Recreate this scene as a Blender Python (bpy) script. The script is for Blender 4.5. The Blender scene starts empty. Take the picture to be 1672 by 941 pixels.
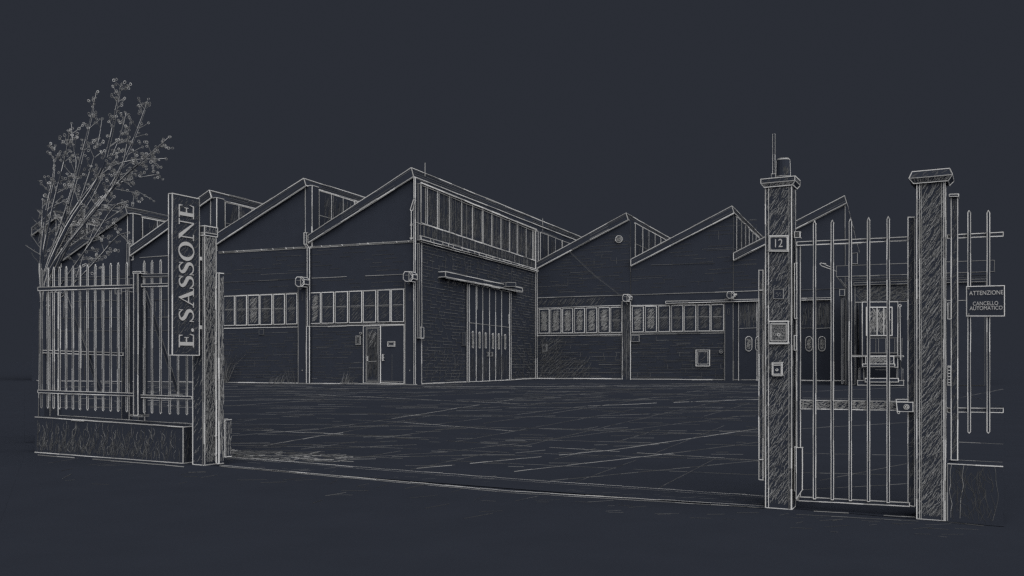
import bpy, math, random
from mathutils import Vector as V
random.seed(12)
S = bpy.context.scene
COL = S.collection
R = random.random
def U(a, b): return a + (b - a) * random.random()

# ------------------------------------------------------------------ camera, sky, sun, exposure
FPX, CX, HY, EYE = 1461.0, 836.0, 591.0, 1.15      # focal length and horizon of the view, eye height
TH, TG = math.radians(22.7), math.radians(28.0)    # yaw against the factory front; against the gate line
cd = bpy.data.cameras.new('camera'); cam = bpy.data.objects.new('camera', cd); COL.objects.link(cam)
cam.location = (0, 0, EYE); cam.rotation_euler = (math.radians(90), 0, TH)
cd.sensor_width = 36; cd.lens = 36 * FPX / 1672; cd.shift_y = (HY - 470.5) / 1672
cd.clip_end = 3000; cd.clip_start = .1
S.camera = cam
SLATE = (.0238, .0271, .0364)
w = bpy.data.worlds.new('World'); S.world = w; w.use_nodes = True
bg = w.node_tree.nodes['Background']; bg.inputs[0].default_value = SLATE + (1,); bg.inputs[1].default_value = 1.0
sd = bpy.data.lights.new('sun', 'SUN'); sun = bpy.data.objects.new('sun', sd); COL.objects.link(sun)
sd.energy = 4.2; sd.angle = math.radians(115); sd.color = (1, .985, .96)
sun.rotation_euler = V((1, -1.12, .72)).to_track_quat('Z', 'Y').to_euler()
S.view_settings.view_transform = 'Standard'; S.view_settings.look = 'None'
S.view_settings.exposure = 0; S.view_settings.gamma = 1
S.render.engine = 'CYCLES'
S.cycles.use_denoising = False
S.cycles.max_bounces = 3; S.cycles.filter_width = 1.4

# ------------------------------------------------------------------ materials
def mat(name, c, var=0.0, rough=1.0, mott=0.0):
    m = bpy.data.materials.new(name); m.use_nodes = True
    nt = m.node_tree; b = nt.nodes['Principled BSDF']
    b.inputs['Base Color'].default_value = tuple(c) + (1,)
    b.inputs['Roughness'].default_value = rough
    b.inputs['Specular IOR Level'].default_value = 0.0
    if var or mott:
        mix = nt.nodes.new('ShaderNodeMix'); mix.data_type = 'RGBA'
        k = 1 - var if var else 1 - mott
        mix.inputs['A'].default_value = (c[0] * k, c[1] * k, c[2] * k, 1)
        k = 1 if var else 1 + mott
        mix.inputs['B'].default_value = (c[0] * k, c[1] * k, c[2] * k, 1)
        if var:      # every chalk stroke pressed a little differently
            g = nt.nodes.new('ShaderNodeNewGeometry'); nt.links.new(g.outputs['Random Per Island'], mix.inputs['Factor'])
        else:        # faint mottling of the dark surface
            tc = nt.nodes.new('ShaderNodeTexCoord'); n = nt.nodes.new('ShaderNodeTexNoise')
            n.inputs['Scale'].default_value = 1.7; n.inputs['Detail'].default_value = 6
            nt.links.new(tc.outputs['Object'], n.inputs['Vector']); nt.links.new(n.outputs['Fac'], mix.inputs['Factor'])
        nt.links.new(mix.outputs['Result'], b.inputs['Base Color'])
    return m
K0 = .0368
def slate(name, k=1.0): return mat(name, (K0 * .98 * k, K0 * 1.13 * k, K0 * 1.55 * k), mott=.10)
M_STONE = slate('dark_slate_render'); M_STEEL = slate('dark_slate_steel', .97); M_GLASS = slate('dark_slate_glass', .98)
M_GROUND = slate('dark_slate_ground', .95); M_BARK = slate('dark_bark')
M_C1 = mat('chalk_bright', (.74, .745, .75), var=.52)
M_C2 = mat('chalk_mid', (.38, .385, .39), var=.55)
M_C3 = mat('chalk_faint', (.155, .16, .168), var=.6)
M_C4 = mat('chalk_dust', (.088, .091, .097), var=.45)
M_LET = mat('pale_lettering', (.50, .50, .505), mott=.12)

# ------------------------------------------------------------------ view rays onto real planes
FWD = V((-math.sin(TH), math.cos(TH), 0)); RGT = V((math.cos(TH), math.sin(TH), 0)); UP = V((0, 0, 1))
CAM = V((0, 0, EYE))
GD = RGT * math.cos(TG) - FWD * math.sin(TG)       # along the gate line, to the right
GN = RGT * math.sin(TG) + FWD * math.cos(TG)       # away from the street
XD, YD = V((1, 0, 0)), V((0, 1, 0))
def ray(px, py): return FWD + RGT * ((px - CX) / FPX) + UP * ((HY - py) / FPX)
def hit(px, py, o, n):
    d = ray(px, py); return CAM + d * ((o - CAM).dot(n) / d.dot(n))
def GP(px, py, z=0.0): return hit(px, py, V((0, 0, z)), UP)
class Plane:
    def __init__(s, o, n): s.o, s.n = V(o), V(n).normalized()     # n points away from the viewer
    def __call__(s, px, py, off=0.0): return hit(px, py, s.o + s.n * off, s.n)
GATE = Plane(GP(335, 760), GN)
HC = GP(678, 628.5)                                 # corner of the hall
HALL = Plane(HC, YD)                                # front of the hall
SIDE = Plane(HC, -XD)                               # its long side with the big door
_t = SIDE(876, 620.5)
WING = Plane(_t, YD)                                # front of the wing
ANX = Plane(GP(1475, 629.5), YD)                    # bay at the right
def dist(p): return max((p - CAM).dot(FWD), .5)

# ------------------------------------------------------------------ mesh builder
KW = .00043
class MB:
    def __init__(s): s.v, s.f, s.m = [], [], []
    def poly(s, pts, m=0):
        i = len(s.v); s.v += [V(p) for p in pts]; s.f.append(tuple(range(i, i + len(pts)))); s.m.append(m)
    def solid(s, rings, m=0, caps=True):
        b = len(s.v); n = len(rings[0])
        for r in rings: s.v += [V(p) for p in r]
        for k in range(len(rings) - 1):
            for j in range(n):
                a = b + k * n + j; c = b + k * n + (j + 1) % n
                s.f.append((a, c, c + n, a + n)); s.m.append(m)
        if caps:
            s.f.append(tuple(b + j for j in reversed(range(n)))); s.m.append(m)
            e = b + (len(rings) - 1) * n
            s.f.append(tuple(e + j for j in range(n))); s.m.append(m)
    def bar(s, p, q, h, m, h2=None):
        d = (q - p)
        if d.length < 1e-6: return
        d.normalize(); a = d.cross(UP if abs(d.z) < .9 else XD).normalized(); c = d.cross(a)
        k = h if h2 is None else h2
        s.solid([[p + (a * i + c * j) * h for i, j in ((-1, -1), (1, -1), (1, 1), (-1, 1))],
                 [q + (a * i + c * j) * k for i, j in ((-1, -1), (1, -1), (1, 1), (-1, 1))]], m)
    def line(s, p, q, w=1.0, m=1, ghost=.25, miss=0.0):
        """a drawn edge: a raised pale bead in short pieces that wander a little"""
        p, q = V(p), V(q); L = (q - p).length
        if L < 1e-5: return
        d = (q - p) / L; a = d.cross(UP if abs(d.z) < .9 else XD).normalized(); c = d.cross(a)
        md = dist((p + q) / 2); n = max(1, min(40, int(L / (md * .022))))
        w = w * (1.14 if md < 16 else .95)
        prev = p
        for i in range(n):
            t = (i + 1) / n
            nx = p.lerp(q, t)
            if i < n - 1: nx = nx + (a * U(-1, 1) + c * U(-1, 1)) * KW * md * .35
            h = KW * dist(nx) * w * U(.82, 1.15)
            if R() >= miss: s.bar(prev, nx, h, m)
            if R() < ghost:
                o = (a * U(-1, 1) + c * U(-1, 1)) * KW * md * 2.6
                s.bar(prev + o, nx + o, h * .55, min(3, m + 1))
            prev = nx
    def pline(s, pts, w=1.0, m=1, ghost=0.0, closed=False):
        pts = list(pts) + ([pts[0]] if closed else [])
        for a, b in zip(pts, pts[1:]): s.line(a, b, w, m, ghost)
    def prism(s, pts, ext, m=0, w=1.0, lm=1, back=True, ghost=.25):
        pts = [V(p) for p in pts]; q = [p + ext for p in pts]
        s.solid([pts, q], m)
        if w:
            for a, b in zip(pts, pts[1:] + pts[:1]): s.line(a, b, w, lm, ghost)
            if back:
                for a, b in zip(q, q[1:] + q[:1]): s.line(a, b, w, lm, 0)
            for a, b in zip(pts, q): s.line(a, b, w, lm, ghost)
    def stroke(s, pts, off, w=.7, m=2):
        """a flat pale mark on a surface whose outward direction is off"""
        pts = [V(p) for p in pts]
        for a, b in zip(pts, pts[1:]):
            d = b - a
            if d.length < 1e-6: continue
            t = d.cross(off).normalized() * KW * dist(a) * w
            o = off * KW * dist(a) * .8
            s.poly([a - t + o, a + t + o, b + t + o, b - t + o], m)
    def hatch(s, quad, out, n, ang=60, ln=.3, w=.6, m=2, spread=8, bend=.12, reg=(0, 0, 1, 1)):
        p00, p10, p11, p01 = [V(p) for p in quad]
        W = ((p10 - p00).length + (p11 - p01).length) / 2; H = ((p01 - p00).length + (p11 - p10).length) / 2
        f = lambda a, b: (p00 * (1 - a) + p10 * a) * (1 - b) + (p01 * (1 - a) + p11 * a) * b
        s0, s1 = R(), R()
        for i in range(n):      # evenly spread, a little jittered
            a = lerp(reg[0], reg[2], (s0 + i * .7548777 + U(-.02, .02)) % 1); b = lerp(reg[1], reg[3], (s1 + i * .5698403 + U(-.02, .02)) % 1); g = math.radians(ang + U(-spread, spread)); l = ln * U(.5, 1.2)
            da, db = math.cos(g) * l / W, math.sin(g) * l / H; bd = U(-bend, bend) * l
            na, nb = -math.sin(g) * bd / W, math.cos(g) * bd / H
            pts = []
            for t in (-.5, -.17, .17, .5):
                k = 1 - 4 * t * t
                x, y = a + da * t + na * k, b + db * t + nb * k
                if .015 < x < .985 and .01 < y < .99: pts.append(f(x, y))
            if len(pts) > 1: s.stroke(pts, out, w, m)
    def tube(s, pts, r, m=0, n=6):
        pts = [V(p) for p in pts]; rs = r if isinstance(r, (list, tuple)) else [r] * len(pts)
        rings = []
        for i, p in enumerate(pts):
            d = (pts[min(i + 1, len(pts) - 1)] - pts[max(i - 1, 0)]).normalized()
            a = d.cross(UP if abs(d.z) < .9 else XD).normalized(); c = d.cross(a)
            rings.append([p + (a * math.cos(2 * math.pi * k / n) + c * math.sin(2 * math.pi * k / n)) * rs[i] for k in range(n)])
        s.solid(rings, m)

def empty(name, loc, label, cat, group=None):
    o = bpy.data.objects.new(name, None); COL.objects.link(o); o.location = loc; o.empty_display_size = .2
    return tag(o, label, cat, group)
def tag(o, label, cat, group=None):
    o['label'] = label; o['category'] = cat
    if group: o['group'] = group
    return o
def wloc(o):
    v = V((0, 0, 0))
    while o: v += o.location; o = o.parent
    return v
def part(name, mb, parent=None, base=None, body=None):
    """one mesh object; its points are given in place and stored from its parent's base"""
    me = bpy.data.meshes.new(name)
    o0 = wloc(parent) if parent else (V(base) if base else V((0, 0, 0)))
    me.from_pydata([tuple(p - o0) for p in mb.v], [], mb.f); me.update()
    for m in (body or M_STONE, M_C1, M_C2, M_C3, M_LET, M_C4): me.materials.append(m)
    me.polygons.foreach_set('material_index', mb.m)
    o = bpy.data.objects.new(name, me); COL.objects.link(o)
    if parent: o.parent = parent
    elif base: o.location = V(base)
    return o
def structure(name, mb, body=None, kind='structure'):
    o = part(name, mb, body=body); o['kind'] = kind; return o
def lerp(a, b, t): return a + (b - a) * t
def yat(x, x0, y0, x1, y1): return lerp(y0, y1, (x - x0) / (x1 - x0))
def rect(P, x0, yt0, yb0, x1, yt1, yb1, off=0.0):
    """lower left, lower right, upper right, upper left of a picture rectangle lying on plane P"""
    return [P(x0, yb0, off), P(x1, yb1, off), P(x1, yt1, off), P(x0, yt0, off)]
def slab(mb, P, x0, yt0, yb0, x1, yt1, yb1, t, w=1.0, lm=1, m=0, back=False, ghost=.2, off=0.0):
    q = rect(P, x0, yt0, yb0, x1, yt1, yb1, off - t); mb.prism(q, P.n * t, m, w, lm, back, ghost); return q
def disc(P, px, py, rpx, off=0.0, n=10):
    c = P(px, py, off); r = rpx * dist(c) / FPX; a = UP.cross(P.n).normalized()
    return [c + (a * math.cos(2 * math.pi * k / n) + UP * math.sin(2 * math.pi * k / n)) * r for k in range(n)]
def pill(P, x, y0, y1, rpx, off=0.0):
    a, b = P(x, y0 + rpx, off), P(x, y1 - rpx, off); r = rpx * dist(a) / FPX; h = P.n.cross(UP).normalized(); out = []
    for k in range(6): t = math.pi * k / 5; out.append(a + h * math.cos(t) * r + UP * math.sin(t) * r)
    for k in range(6): t = math.pi + math.pi * k / 5; out.append(b + h * math.cos(t) * r + UP * math.sin(t) * r)
    return out

# ------------------------------------------------------------------ ground, yard and road
m = MB(); B = 1500
m.poly([(-B, -B, -.004), (B, -B, -.004), (B, B, -.004), (-B, B, -.004)])
structure('ground', m, M_GROUND)
def gl(mb, pts, w=1.0, m=3, miss=0.0, ghost=.15):
    """raised joint or crack in the paving, from picture points on the ground"""
    out = []
    for (x0, y0), (x1, y1) in zip(pts, pts[1:]):
        n = max(1, int(abs(x1 - x0) / 28))
        for i in range(n):
            if R() < miss: continue
            a, b = i / n, (i + 1) / n
            mb.line(GP(lerp(x0, x1, a), lerp(y0, y1, a) , .003), GP(lerp(x0, x1, b), lerp(y0, y1, b) + U(-.5, .5), .003), w * U(.7, 1.1), m, ghost)
yd = MB()
for k in range(11):      # long paving joints running away from the gate, and across
    x0 = 400 + k * 135; y0 = 747 + (x0 - 372) * .076; pts = [(x0, y0 - 3)]
    tx = 1440 - (1440 - x0) * .12; ty = lerp(y0, 591, .86) + U(-1, 1)
    for t in (.3, .55, .75, .9, 1.0):
        x, y = lerp(x0, tx, t), lerp(y0, ty, t) + U(-1, 1)
        if x > 1238: break
        pts.append((x, y))
    if len(pts) > 1: gl(yd, pts, .42, 3, .12, .05)
for y0, y1 in ((636, 634), (643, 640), (652, 653), (662, 666), (676, 684), (692, 706), (708, 728), (722, 752), (734, 776)):
    gl(yd, [(362, y0), (600, lerp(y0, y1, .27) + U(-2, 2)), (860, lerp(y0, y1, .57) + U(-2, 2)), (1238, y1)], .42, 3, .12, .1)
yd.poly([GP(40, 722), GP(1640, 860), GP(1640, 626), GP(1500, 626), GP(1380, 626), GP(876, 619.5), GP(678, 628), GP(40, 621)])
for a, b in (((360, 632), (840, 621)), ((360, 641), (600, 634)), ((360, 664), (840, 632)), ((360, 655), (470, 653)), ((378, 690), (460, 680)),
             ((460, 680), (660, 690)), ((660, 690), (840, 704)), ((372, 701), (560, 709)), ((560, 709), (840, 727)), ((840, 727), (1240, 752)),
             ((372, 712), (520, 701)), ((520, 701), (640, 684)), ((640, 684), (840, 652)), ((840, 652), (1160, 627)), ((430, 728), (560, 706)),
             ((560, 706), (760, 668)), ((760, 668), (1240, 640)), ((570, 697), (700, 694)), ((700, 694), (960, 663)), ((960, 663), (1240, 652)),
             ((470, 755), (560, 749)), ((560, 749), (730, 738)), ((730, 738), (1240, 676)), ((680, 765), (1000, 735)), ((1000, 735), (1240, 700)),
             ((375, 727), (560, 731)), ((372, 740), (530, 738)), ((560, 732), (680, 726)), ((360, 648), (520, 645)), ((520, 645), (860, 660)),
             ((860, 660), (1240, 690)), ((620, 650), (840, 640)), ((700, 634), (1240, 636)), ((500, 633), (760, 628)), ((840, 770), (1100, 740)),
             ((1100, 740), (1240, 722)), ((900, 785), (1240, 752)), ((690, 632), (1240, 630)), ((640, 746), (840, 742)), ((880, 700), (1240, 712)),
             ((1310, 640), (1480, 633)), ((1310, 650), (1480, 652)), ((1310, 700), (1480, 690)), ((1310, 790), (1480, 757)), ((1310, 740), (1480, 744)),
             ((1310, 772), (1480, 776)), ((1310, 800), (1480, 790)), ((1565, 650), (1638, 636)), ((1565, 640), (1638, 665)), ((1565, 722), (1638, 725))):
    gl(yd, [a, b], U(.4, .62), 3 if R() < .7 else 2, .05, .1)
for _ in range(50):      # short broken cracks, thinner to the right
    y = 628 + 130 * R() ** 1.5; x = U(360, 1240)
    if y > 745 + (x - 372) * .076 - 4: continue
    l = U(15, 70); s = random.choice((-.16, -.1, .05, .03, 0.0)); gl(yd, [(x, y), (min(x + l, 1242), y + s * l)], U(.35, .55), 3, .1, 0)
for _ in range(230):
    y = 627 + 135 * R() ** 1.7; x = U(360, 1240)
    if y > 745 + (x - 372) * .076 - 4: continue
    l = U(25, 120) * (1 if y < 680 else .6); a = (x, y); k = U(-.035, .02)
    gl(yd, [a, (min(x + l, 1242), y + l * k)], U(.4, .6), 5 if R() < .7 else 3, 0, 0)
for _ in range(150):      # dense hatching by the left post, shading drawn as strokes on the ground
    x = 368 + 190 * R() ** 1.4; y = U(736, 750) + (x - 372) * .03; l = U(8, 30)
    gl(yd, [(x, y), (x + l, y + U(-3, 4))], U(.4, .8), random.choice((2, 3, 3)), 0, 0)
for _ in range(70):       # yard seen between the bars of the left fence
    x = U(62, 300); y = 624 + 46 * R() ** 1.3; l = U(12, 50); gl(yd, [(x, y), (x + l, y + U(-1.5, 1.5))], U(.4, .8), random.choice((2, 3, 3)), 0, 0)
gl(yd, [(62, 622), (300, 624)], 1, 1, .0)
structure('yard', yd, M_GROUND)
rd = MB()
rd.poly([GP(40, 744, .0), GP(300, 764), GP(1640, 866), GP(1900, 1700), GP(-300, 1700)])
for _ in range(42):
    x = U(62, 860); y0 = 748 + (x - 65) * .075; y = y0 + 5 + 42 * R() ** 2; l = U(12, 50); gl(rd, [(x, y), (x + l, y + U(-9, 2))], U(.28, .42), 5 if R() < .8 else 3, .1, 0)
for _ in range(45):
    x = U(860, 1600); y0 = 810 + (x - 860) * .068; y = y0 + 3 + 22 * R() ** 2; l = U(10, 45); gl(rd, [(x, y), (x + l, y + U(-4, 3))], U(.28, .42), 5 if R() < .8 else 3, .1, 0)
gl(rd, [(62, 743), (300, 762)], .9, 2, .05); gl(rd, [(1300, 833), (1500, 845)], .7, 2, .1); gl(rd, [(1300, 840), (1500, 851)], .6, 3, .1)
gl(rd, [(1545, 852), (1636, 862)], .7, 3, .15)
structure('road', rd, M_GROUND)

# ------------------------------------------------------------------ helpers for the factory
def window(P, parent, x0, x1, yt, yb, ym, h, body=M_GLASS, bars=True, wm=1, fw=1.05):
    """frame (pale casement) with a pane; yt, yb, ym give the top, bottom and bar heights at a picture x"""
    fr = MB(); q = rect(P, x0, yt(x0), yb(x0), x1, yt(x1), yb(x1), -.06)
    fr.prism(q, P.n * .06, 0, 0)
    for a, b in zip(q, q[1:] + q[:1]): fr.line(a, b, fw * .98, wm, .1)
    wo = part('window', fr, parent)
    pn = MB(); e = 2.2; q2 = rect(P, x0 + e, yt(x0) + e, yb(x0) - e, x1 - e, yt(x1) + e, yb(x1) - e, -.075)
    pn.poly(q2)
    if bars:
        mid = (P(x0 + e, ym(x0) - 1, -.08), P(x1 - e, ym(x1) - 1, -.08)); pn.line(*mid, .75, 2, 0)
        pn.line(P(x0 + e, ym(x0) + 1, -.08), P(x1 - e, ym(x1) + 1, -.08), .6, 3, 0)
    L = (q2[3] - q2[0]).length
    n = int(44 * h)
    pn.hatch(q2, -P.n, n, 40 + U(-8, 10), L * .45, .36, 2 if h > .9 else 3, 6, .07, (0, .5, 1, 1))
    pn.hatch(q2, -P.n, n, 40 + U(-8, 10), L * .45, .36, 2 if h > .9 else 3, 6, .07, (0, 0, 1, .5))
    part('pane', pn, wo, body=body)
def brick(mb, P, x0, x1, top, bot, step, m=3, ph=.55, pv=.4, w=.55, fade=None, off=-.0):
    """broken mortar joints; step = course height in metres"""
    a = P(x0, bot(x0), off); b = P(x1, bot(x1), off); L = (b - a).length; d = (b - a) / L
    z = step; k = 0
    while True:
        any_ = False; s = 0.0 if k % 2 else -step * 1.6
        while s < L:
            l = step * U(2.8, 3.6)
            e = min(L - .02, s + l); s0 = max(.02, s); p = a + d * s0 + UP * z; q = a + d * e + UP * z
            # below the wall top here?
            t = (s0 + e) / 2 / L; xm = lerp(x0, x1, t)
            px = CX + FPX * (p - CAM).dot(RGT) / dist(p); py = HY - FPX * (p - CAM).dot(UP) / dist(p)
            if py > top(px) + 1.5:
                any_ = True; f = fade(px, py) if fade else 1
                if R() < ph * f: mb.stroke([p, q + UP * U(-.01, .01)], -P.n, w * U(.7, 1.15), m)
                if R() < pv * f and py > top(px) + 8: mb.stroke([q, q + UP * step], -P.n, w * U(.7, 1), m)
            s += l
        z += step; k += 1
        if not any_ or k > 80: break
def saw_roof(parent, P, xv, yvt, yvb, xp, ypt, ypb, depth, front=.22, over=.35, w=1.05, lm=1):
    """sloping roof slab from the valley (xv) up to the ridge (xp), running back from the front"""
    off = -front
    a, b, c, d = P(xv, yvb, off), P(xp + 3.5, ypb, off), P(xp, ypt, off), P(xv, yvt, off)
    mb = MB(); ext = YD * depth
    mb.prism([a, b, c, d], ext, 0, w, lm, False, .3)
    n = (c - d).cross(b - c)
    for t in (.3, .55, .8):      # brushed marks along the verge and ridge boards
        mb.line(a.lerp(d, t) - YD * .01, b.lerp(c, t) - YD * .01, .4, 3, 0, .35)
        mb.line(b.lerp(c, t) + XD * .02, b.lerp(c, t) + ext + XD * .02, .45, 3, .3, .1)
    # bright drip edge under the verge
    mb.line(a - UP * .06 - YD * .02, b - UP * .06 - YD * .02, .5, 2, .2)
    return part('roof', mb, parent), (a, b, c, d)
def clerestory(parent, X, Y0, Y1, z0, z1, n, h, mid=True, front_y=None):
    """upright glazing facing right between two bays"""
    fr = MB(); t = .08
    q = [V((X + t, Y0, z0)), V((X + t, Y1, z0)), V((X + t, Y1, z1)), V((X + t, Y0, z1))]
    fr.prism(q, V((-t, 0, 0)), 0, 1.0, 1, False, .2)
    for i in range(1, n):
        y = lerp(Y0, Y1, i / n)
        fr.line((X + t + .02, y, z0), (X + t + .02, y, z1), 1.0, 1, .2)
        if i % 2: fr.line((X + t + .02, y + .18, z0), (X + t + .02, y + .18, z1), .6, 2, 0)
    if mid: fr.line((X + t + .02, Y0, (z0 + z1) / 2), (X + t + .02, Y1, (z0 + z1) / 2), .7, 2, .1)
    wo = part('clerestory_window', fr, parent)
    pn = MB(); X2 = X + t + .02
    p = [V((X2, Y0 + .05, z0 + .05)), V((X2, Y1 - .05, z0 + .05)), V((X2, Y1 - .05, z1 - .05)), V((X2, Y0 + .05, z1 - .05))]
    pn.poly(p); pn.hatch(p, XD, int(h), 76, (z1 - z0) * .45, .45, 3, 12, .1)
    part('pane', pn, wo, body=M_GLASS)

# ------------------------------------------------------------------ the saw-tooth hall at the left
hall = empty('factory_hall', HC, 'large saw-tooth roofed factory hall with brick side and tall boarded double door', 'factory')
bays = [  # valley x, verge top and bottom there, ridge x, verge top and bottom there
    (503, 384.5, 396.5, 671.7, 274.0, 288.4), (348, 385.5, 402.5, 496, 291.4, 303.2), (212, 404, 418, 341.7, 310.8, 323),
    (95, 416, 430, 204.4, 337.9, 348.6), (52, 372, 384, 88, 345, 355)]
DEEP = 46.0
wl = MB(); ridge = []
xr_prev = None
for i, (xv, yvt, yvb, xp, ypt, ypb) in enumerate(bays):
    a, b, c = HALL(xv, yvb), HALL(xp + 5, ypb), None
    xe = 678 if i == 0 else bays[i - 1][0]
    b.x = HALL(xe, 600).x - (.0 if i == 0 else .02)
    f = [V((a.x, HC.y, 0)), V((b.x, HC.y, 0)), V((b.x, HC.y, b.z)), V((a.x, HC.y, a.z))]
    wl.solid([f, [p + YD * DEEP for p in f]])
    ridge.append((b.x, a.x, a.z, b.z))
# lines on the front wall
F = lambda x, y, o=-.02: HALL(x, y, o)
wl.line(F(60, 621.9, -.06), F(678, 627.7, -.06), 1.15, 1, .4); wl.line(F(678, 628), F(678, 289), 1.1, 1, .3)
for y0, y1, ww, mm in ((411.8, 393.2, .9, 2), (414, 395.4, .8, 2), (412.9, 394.3, .9, 3)): wl.line(F(357, y0), F(676, y1), ww, mm, .1)
for i in range(16): x = 362 + i * 20 + U(-5, 5); y = yat(x, 357, 411.6, 676, 393); wl.line(F(x, y - .6, -.05), F(x + 1.6, y + 1.8, -.05), .9, 1, 0)
wl.line(F(228, 421), F(318, 415), .8, 2, .1)
wl.line(F(360, 461.5), F(487, 455.5), .55, 3, .1); wl.line(F(506, 454.5), F(660, 448), .6, 2, .1, .1)
for x0, y0, x1, y1 in ((361, 484, 487, 478), (361, 536.3, 487, 534), (506, 479.5, 661, 471.5), (506, 533.5, 661, 530)):
    wl.line(F(x0, y0), F(x1, y1), .95, 2 if y0 < 500 else 1, .2)
wl.line(F(362, 532.2), F(487, 530.2), .5, 2, 0); wl.line(F(506, 531), F(661, 527.5), .5, 2, 0)
for x in (70, 138, 212):
    wl.line(F(x, 500), F(x, 622), .6, 3, .1)
for y0, y1 in ((493, 489), (520, 518), (541, 540)): wl.line(F(64, y0), F(316, y1), .6, 3, .1)
for x in range(74, 270, 15): wl.line(F(x, 493), F(x, 518), .5, 3, 0)
brick(wl, HALL, 362, 486, lambda x: 470, lambda x: 625.3, .30, 3, .33, .06, .4, lambda x, y: 1.0 if y > 540 else .12)
brick(wl, HALL, 507, 592, lambda x: 535, lambda x: 626.4, .27, 3, .38, .10, .4)
brick(wl, HALL, 362, 660, lambda x: yat(x, 357, 414, 676, 396), lambda x: yat(x, 362, 625.3, 660, 628), .42, 3, .10, .0, .38, lambda x, y: 1.0 if y < 470 else 0)
for _ in range(26):   # grassy scratches low on the render
    pass
brick(wl, HALL, 362, 486, lambda x: 540, lambda x: 625.3, .15, 5, .6, .3, .5)
brick(wl, HALL, 507, 592, lambda x: 536, lambda x: 626.4, .15, 5, .6, .3, .5)
brick(wl, HALL, 362, 660, lambda x: yat(x, 357, 416, 676, 398), lambda x: yat(x, 362, 625.3, 660, 628), .2, 5, .35, .06, .5, lambda x, y: 1.0 if y < 470 else 0)
wall_o = part('wall', wl, hall)
for i, bay in enumerate(bays):
    saw_roof(hall, HALL, *bay, DEEP, w=1.0 if i < 3 else .8, lm=1 if i < 3 else 2)
# upright glazing behind each lower bay
for i in range(1, 5):
    X = ridge[i][0]; zt = ridge[i][3] - .12; zb = ridge[i - 1][2] + .25
    clerestory(hall, X, HC.y + .9, HC.y + 26, zb, zt, 22, 900)
    post = MB(); post.prism([V((X - .12, HC.y - .03, zb - .5)), V((X + .3, HC.y - .03, zb - .5)), V((X + .3, HC.y - .03, zt + .1)), V((X - .12, HC.y - .03, zt + .1))], YD * .6, 0, .8, 1, False)
    part('corner_post', post, hall)
# piers and pipes on the front
def pier(x0, x1, yt, yb, lm=2, t=.12):
    p = MB(); slab(p, HALL, x0, yt, yb, x1, yt - .6, yb + .2, t, .85, lm); xm = (x0 + x1) / 2
    p.pline(pill(HALL, xm, 478, 491, 1.2, -t - .01), .35, 3, closed=True); p.pline(disc(HALL, xm, 605, .7, -t - .01, 6), .8, 2, closed=True)
    part('pier', p, hall)
pier(487, 500, 461, 626); pier(661.5, 676.5, 455, 628)
def pipe(P, pts, wpx, parent, lm=1, name='downpipe', w=.8):
    p = MB(); 
    for (x0, y0), (x1, y1) in zip(pts, pts[1:]):
        h = wpx / 2
        q = [P(x0 - h, y0, -.2), P(x0 + h, y0, -.2), P(x1 + h, y1, -.2), P(x1 - h, y1, -.2)]
        p.prism(q, P.n * .16, 0, w, lm, False, .2)
    part(name, p, parent, body=M_STEEL)
pipe(HALL, [(498.5, 380), (498.5, 399), (503.5, 405), (503.5, 533)], 3.6, hall)
pipe(HALL, [(503, 533), (503, 626.5)], 4.6, hall)
pipe(HALL, [(677, 290), (677, 628)], 2.4, hall)
pipe(SIDE, [(684.5, 300), (684.5, 392)], 4, hall, 2); pipe(SIDE, [(683.5, 398), (683.5, 552)], 2.6, hall, 2)
pipe(HALL, [(209, 398), (209, 470), (209, 622)], 3.2, hall, 2)
bx = MB(); slab(bx, SIDE, 687.4, 534, 552.5, 692, 535, 552.7, .25, .7, 1); part('meter_box', bx, hall, body=M_STEEL)
h = MB()
h.pline([HALL(x, y, -.3) for x, y in ((679, 327), (675, 326.5), (670, 343), (671.5, 345.5), (674, 343), (677, 331))], .8, 1, closed=True)
h.line(HALL(671.5, 346, -.3), HALL(671.5, 390, -.3), .8, 1); h.pline(disc(HALL, 671.5, 367, 1.8, -.3, 8), .6, 1, closed=True); h.pline(disc(HALL, 671.5, 389, 2.0, -.3, 8), .8, 1, closed=True)
h.line(HALL(677, 362, -.1), HALL(690, 367, -.1), .7, 2)
part('cable_bracket', h, hall, body=M_STEEL)
# front windows
cx = lambda v: 340 + v / 4.276
cy = lambda v: 430 + v / 4.276
for a, b, hh in ((108, 183, .5), (193, 268, .7), (279, 356, .95), (365, 445, .8), (457, 533, .6), (545, 620, .55)):
    window(HALL, hall, cx(a), cx(b), lambda x: yat(x, cx(108), cy(232), cx(620), cy(213)), lambda x: yat(x, cx(108), cy(436), cx(620), cy(423)), lambda x: yat(x, cx(108), cy(327), cx(620), cy(317)), hh)
for a, b, hh in ((713, 783, .95), (793, 876, .4), (888, 973, .45), (985, 1072, .5), (1083, 1170, .4), (1185, 1270, .3), (1280, 1366, .3)):
    window(HALL, hall, cx(a), cx(b), lambda x: yat(x, cx(713), cy(208), cx(1366), cy(183)), lambda x: yat(x, cx(713), cy(421), cx(1366), cy(407)), lambda x: yat(x, cx(713), cy(312), cx(1366), cy(293)), hh)
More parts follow.
